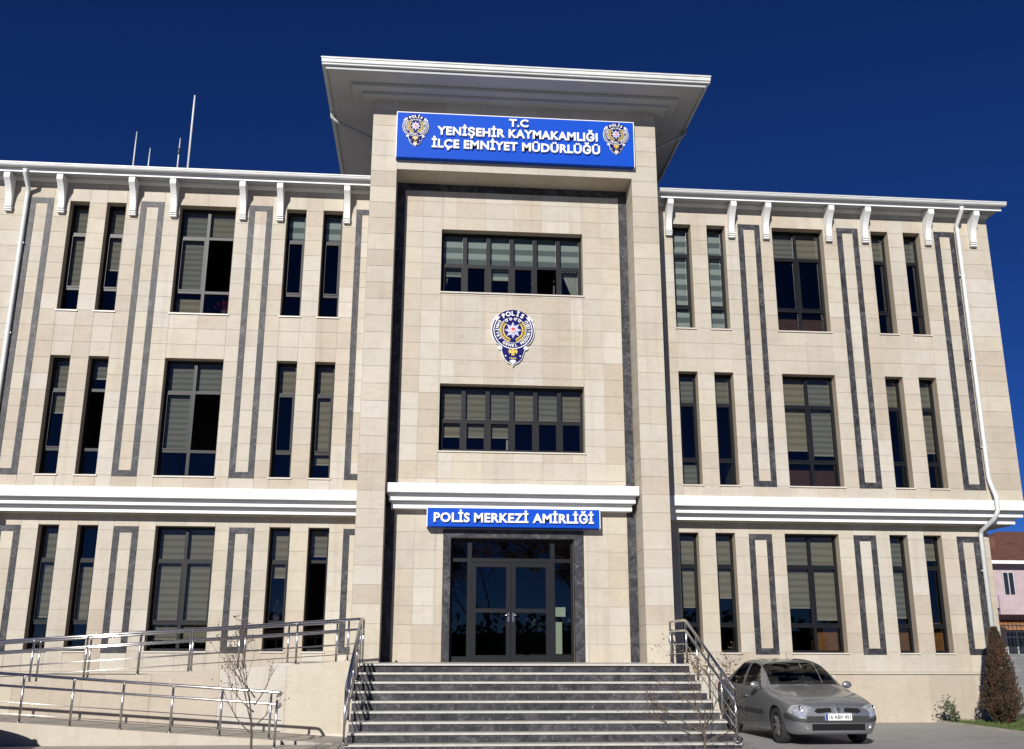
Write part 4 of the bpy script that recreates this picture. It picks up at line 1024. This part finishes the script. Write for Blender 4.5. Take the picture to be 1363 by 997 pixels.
shadow_car = copy_tree(car); shadow_car['label'] = 'copy of the grey car added out of frame to cast the shadow on the ramp wall'
shadow_car.scale = (1, 1, 1); shadow_car.location = (-11.2, -6.5, GZ); shadow_car.rotation_euler = (0, 0, R(88))  # unseen car copy, added to throw the lower left shadow

# ---------------------------------------------------------------- plants
def grow(mb, lf, p, d, L, r, depth, rnd, spread=.6, leaf=.0, lsize=.02, up_=.25, seg=5):
    pts = [p]; rs = [r]; n = 4
    for k in range(n):
        d = (d + Vector((rnd.gauss(0, .10), rnd.gauss(0, .10), rnd.gauss(0, .06) + up_ * .10))).normalized(); p = p + d * (L / n); pts.append(p); rs.append(r * (1 - .5 * (k + 1) / n))
    mb.tube(pts, rs, seg)
    if depth == 0:
        for q in pts[1:]:
            if rnd.random() < leaf:
                for _ in range(rnd.choice((1, 2, 3))):
                    c = q + Vector((rnd.gauss(0, .03), rnd.gauss(0, .03), rnd.gauss(0, .03))) * (lsize / .02); a = Vector((rnd.uniform(-1, 1), rnd.uniform(-1, 1), rnd.uniform(-1, 1))).normalized() * lsize; b = a.orthogonal().normalized() * lsize * .6
                    lf.quad(c - a, c + b, c + a, c - b)
        return
    for k in range(rnd.choice((3, 4))):
        i = rnd.choice((2, 3, 3, 4)) if k else 4; ax = d.orthogonal().normalized(); ax.rotate(Quaternion(d, rnd.uniform(0, 6.28)))
        nd = (d + ax * rnd.uniform(.3, 1.0) * spread + Vector((0, 0, up_ * .4))).normalized()
        grow(mb, lf, pts[i], nd, L * rnd.uniform(.55, .8), rs[i] * .72, depth - 1, rnd, spread, leaf, lsize, up_, seg)
def tree(name, label, base, L, r, depth, seed, bark, leafm, spread, leaf, lsize, group=None, first=None, cat='tree', up_=.25, extra=()):
    rnd = random.Random(seed); t = thing(name, label, cat, base, 0, group); mb, lf = MB(), MB(); b = Vector(base)
    grow(mb, lf, b, Vector((rnd.uniform(-.06, .06), rnd.uniform(-.06, .06), 1)), L, r, depth, rnd, spread, leaf, lsize, up_)
    for (h, dx, dy, dz, l2) in extra: grow(mb, lf, b + Vector((0, 0, h)), Vector((dx, dy, dz)).normalized(), l2, r * .5, max(1, depth - 2), rnd, spread, leaf, lsize, up_)
    mb.build('trunk', bark, t); lf.build('crown', leafm, t); return t
G_S = 'bare saplings in front of the steps'
tree('sapling', 'bare young sapling with a few dry leaves in front of the ramp railing', (-4.36, -8.0, GZ), .84, .024, 4, 12, bark_m, leaf_dead, .62, .16, .019, G_S, up_=.5, extra=((.45, -.8, .1, .45, .45), (.55, .7, -.1, .6, .32), (.75, -.8, .1, .5, .45), (.85, .7, -.1, .8, .34), (.95, -.6, .2, .8, .55)))
tree('sapling', 'bare young sapling with dry leaves in front of the right side of the steps', (2.28, -8.0, GZ), .70, .024, 4, 23, bark_m, leaf_dead, .68, .22, .02, G_S, up_=.4, extra=((.45, -.9, .1, .4, .55), (.5, .9, -.1, .35, .5), (.7, -.7, .2, .7, .55), (.35, -.9, -.2, .25, .65), (.3, .8, -.2, .3, .5)))
# conifer by the corner
cf = thing('conifer', 'small rust brown conical conifer at the right corner of the building', 'tree', (11.38, -.45, GZ))
tk = MB(); tk.tube([(11.38, -.45, GZ), (11.36, -.45, 1.6)], [.05, .015], 8); tk.build('trunk', bark_m, cf)
fo = MB(); rnd = random.Random(4)
for k in range(15000):
    z = rnd.random() ** 1.25 * 2.12; prof = .44 * min(1, (z + .10) / .45) * (1 - z / 2.2) ** .72; a = rnd.uniform(0, 6.283)
    prof *= 1 + .20 * math.sin(3 * a + 2.2 * z) + .14 * math.sin(7 * a - 6 * z) + .08 * math.sin(13 * a + 11 * z)
    rr = prof * math.sqrt(rnd.uniform(.25, 1.12)); c = Vector((11.38 + rr * math.cos(a), -.45 + rr * math.sin(a), GZ + z + .03))
    d = Vector((math.cos(a) * .55 + rnd.gauss(0, .3), math.sin(a) * .55 + rnd.gauss(0, .3), 1 + rnd.gauss(0, .3))).normalized() * rnd.uniform(.03, .065); b = d.cross(Vector((rnd.uniform(-1, 1), rnd.uniform(-1, 1), .1))).normalized() * rnd.uniform(.009, .018)
    fo.quad(c - b, c + b, c + d + b * .3, c + d - b * .3)
fo.build('foliage', thuja_m, cf, recalc=False)
# shrub by the wall
sb = thing('shrub', 'small leafy green shrub in the grass beside the plinth', 'shrub', (10.45, -.1, GZ)); st_ = MB(); lv = MB(); rnd = random.Random(9)
for k in range(7):
    p = Vector((10.45, -.1, GZ)); d = Vector((rnd.gauss(0, .3), rnd.gauss(0, .25), 1)).normalized(); pts = [p]
    for j in range(5): d = (d + Vector((rnd.gauss(0, .15), rnd.gauss(0, .15), 0))).normalized(); p = p + d * rnd.uniform(.08, .15); pts.append(p)
    st_.tube(pts, [.008, .007, .006, .005, .004, .003], 5)
    for q in pts[1:]:
        for _ in range(9):
            c = q + Vector((rnd.gauss(0, .06), rnd.gauss(0, .06), rnd.gauss(0, .05))); a = Vector((rnd.uniform(-1, 1), rnd.uniform(-1, 1), rnd.uniform(-.6, .8))).normalized() * .035; b = a.orthogonal().normalized() * .018; lv.quad(c - a, c + b, c + a, c - b)
st_.build('stem', bark_m, sb); lv.build('foliage', shrub_m, sb)
# lawn strip
lawn = MB(); lawn.box(10.40, 40, -9, GY - .04, GZ - .05, GZ + .03); kind(lawn.build('lawn', soil_m), 'structure')
lawn2 = MB(); lawn2.box(12.3, 40, GY - .03, 3.4, GZ - .05, GZ + .03); kind(lawn2.build('lawn', soil_m), 'structure')
kb = MB(); kb.box(10.28, 10.398, -9, GY - .04, GZ - .05, GZ + .05); kind(kb.build('kerb', concrete_m), 'structure')
gr = MB(); rnd = random.Random(31)
for k in range(16000):
    x = 10.40 + rnd.random() ** 1.3 * 6; y = GY - .05 - rnd.random() * 4.5; h = rnd.uniform(.03, .085); a = rnd.uniform(0, 6.28); w_ = .006
    tx, ty = rnd.gauss(0, .025), rnd.gauss(0, .025)
    gr.v += [(x - w_ * math.cos(a), y - w_ * math.sin(a), GZ + .025), (x + w_ * math.cos(a), y + w_ * math.sin(a), GZ + .025), (x + tx, y + ty, GZ + .03 + h)]; i = len(gr.v); gr.f.append((i - 3, i - 2, i - 1)); gr.m.append(0); gr.tone.append(None)
go = gr.build('grass', grass_m, recalc=False); kind(go, 'stuff')

# ---------------------------------------------------------------- right background: block wall, fence, pink house
bw = MB(); bw.box(12.6, 40, 3.4, 3.6, GZ - .1, 1.62); bwo = bw.build('block_wall', block_m); tag(bwo, 'grey block garden wall behind the conifer', 'wall')
fe = thing('fence', 'thin dark iron fence on top of the grey block wall', 'fence', (13, 3.5, 1.62))
fm = MB()
for z in (1.72, 2.05, 2.36): fm.box(12.6, 40, 3.49, 3.51, z, z + .025)
fm.build('rail', rail_dark, fe); fm = MB()
x = 12.65
while x < 40: fm.box(x, x + .012, 3.488, 3.502, 1.62, 2.46); x += .12
fm.build('bar', rail_dark, fe)
HX0, HX1, HY = 25.6, 38.0, 25.0
ho = thing('pink_house', 'pink two storey house with a dark red hipped roof beyond the grey wall', 'house', (32, 29, GZ))
m = MB(); m.box(HX0, HX1, HY, HY + 9, GZ - .1, 6.0); m.build('wall', pink_m, ho)
m = MB(); e0 = .55
V = [(HX0 - e0, HY - e0, 6.02), (HX1 + e0, HY - e0, 6.02), (HX1 + e0, HY + 9 + e0, 6.02), (HX0 - e0, HY + 9 + e0, 6.02), (HX0 + 4.0, HY + 4.5, 8.1), (HX1 - 4.0, HY + 4.5, 8.1)]
m.add(V, [(0, 1, 5, 4), (1, 2, 5), (2, 3, 4, 5), (3, 0, 4), (0, 3, 2, 1)]); hr = m.build('roof', tile_roof, ho)
m = MB(); m.box(HX0 - e0 - .02, HX1 + e0 + .02, HY - e0 - .03, HY - e0 - .002, 5.90, 6.06); m.box(HX0 - e0 - .03, HX0 - e0 - .002, HY - e0, HY + 9 + e0, 5.90, 6.06); m.build('eaves_trim', white, hr)
m = MB(); m.box(27.15, 27.65, HY + 1.6, HY + 2.1, 6.4, 7.5); m.build('chimney', tile_roof, hr)
for x0_, x1_, z0_, z1_ in ((26.9, 27.4, 4.4, 5.5), (28.4, 29.8, 4.4, 5.6), (31.5, 33.0, 4.4, 5.6), (26.7, 27.7, 1.3, 2.6), (28.6, 30.0, 1.3, 2.8)):
    m = MB(); m.box(x0_ - .05, x1_ + .05, HY - .06, HY - .002, z0_ - .05, z1_ + .05); wo_ = m.build('window', white_soft, ho)
    m = MB(); m.box(x0_, (x0_ + x1_) / 2 - .03, HY - .075, HY - .062, z0_, z1_); m.box((x0_ + x1_) / 2 + .03, x1_, HY - .075, HY - .062, z0_, z1_); m.build('pane', glass_dark, wo_)
m = MB(); m.box(HX0 + .2, HX1 - .2, HY - 1.3, HY - .01, 3.42, 3.62); m.box(HX0 + .2, HX1 - .2, HY - 1.3, HY - 1.22, 3.625, 4.35); m.build('balcony', pink_m, ho)
m = MB(); m.add([(HX0 + .2, HY - .02, 3.2), (HX1 - 1, HY - .02, 3.2), (HX1 - 1, HY - 1.7, 2.75), (HX0 + .2, HY - 1.7, 2.75), (HX0 + .2, HY - .02, 3.14), (HX1 - 1, HY - .02, 3.14), (HX1 - 1, HY - 1.7, 2.69), (HX0 + .2, HY - 1.7, 2.69)],
      [(0, 1, 2, 3), (4, 7, 6, 5), (0, 3, 7, 4), (1, 5, 6, 2), (3, 2, 6, 7)]); m.build('awning', awn_m, ho)

# ---------------------------------------------------------------- trees across the street, seen mirrored in the entrance glass
GT = 'trees across the street mirrored in the door glass'
for k, (x, y, L, sd, lab) in enumerate(((2.6, -47, 4.6, 5, 'rusty leaved street tree mirrored in the left half of the door glass'), (8.2, -45, 4.4, 8, 'rusty leaved street tree mirrored in the right half of the door glass'), (-4.5, -50, 4.8, 14, 'rusty leaved street tree across the street, mirrored near the left sidelight'))):
    tree('street_tree', lab, (x, y, GZ), L, .16, 5, sd, bark_big, leaf_rust, .85, .9, .13, GT, up_=.15)
he = MB(); rnd = random.Random(77)
for k in range(5000):
    c = Vector((rnd.uniform(-24, 30), -53 + rnd.gauss(0, .5), rnd.random() ** .8 * (3.4 + 1.1 * math.sin(k * .37)))); a = Vector((rnd.uniform(-1, 1), rnd.uniform(-1, 1), rnd.uniform(-1, 1))).normalized() * .32; b = a.orthogonal().normalized() * .2; he.quad(c - a, c + b, c + a, c - b)
he.box(-24, 30, -53.6, -53.0, 0, 2.9)  # leafy mass added behind the camera for a dark lower door reflection
heo = he.build('hedge', shrub_m, recalc=False); tag(heo, 'tall dark hedge across the street, added out of view to darken the low entrance glass reflection', 'hedge')
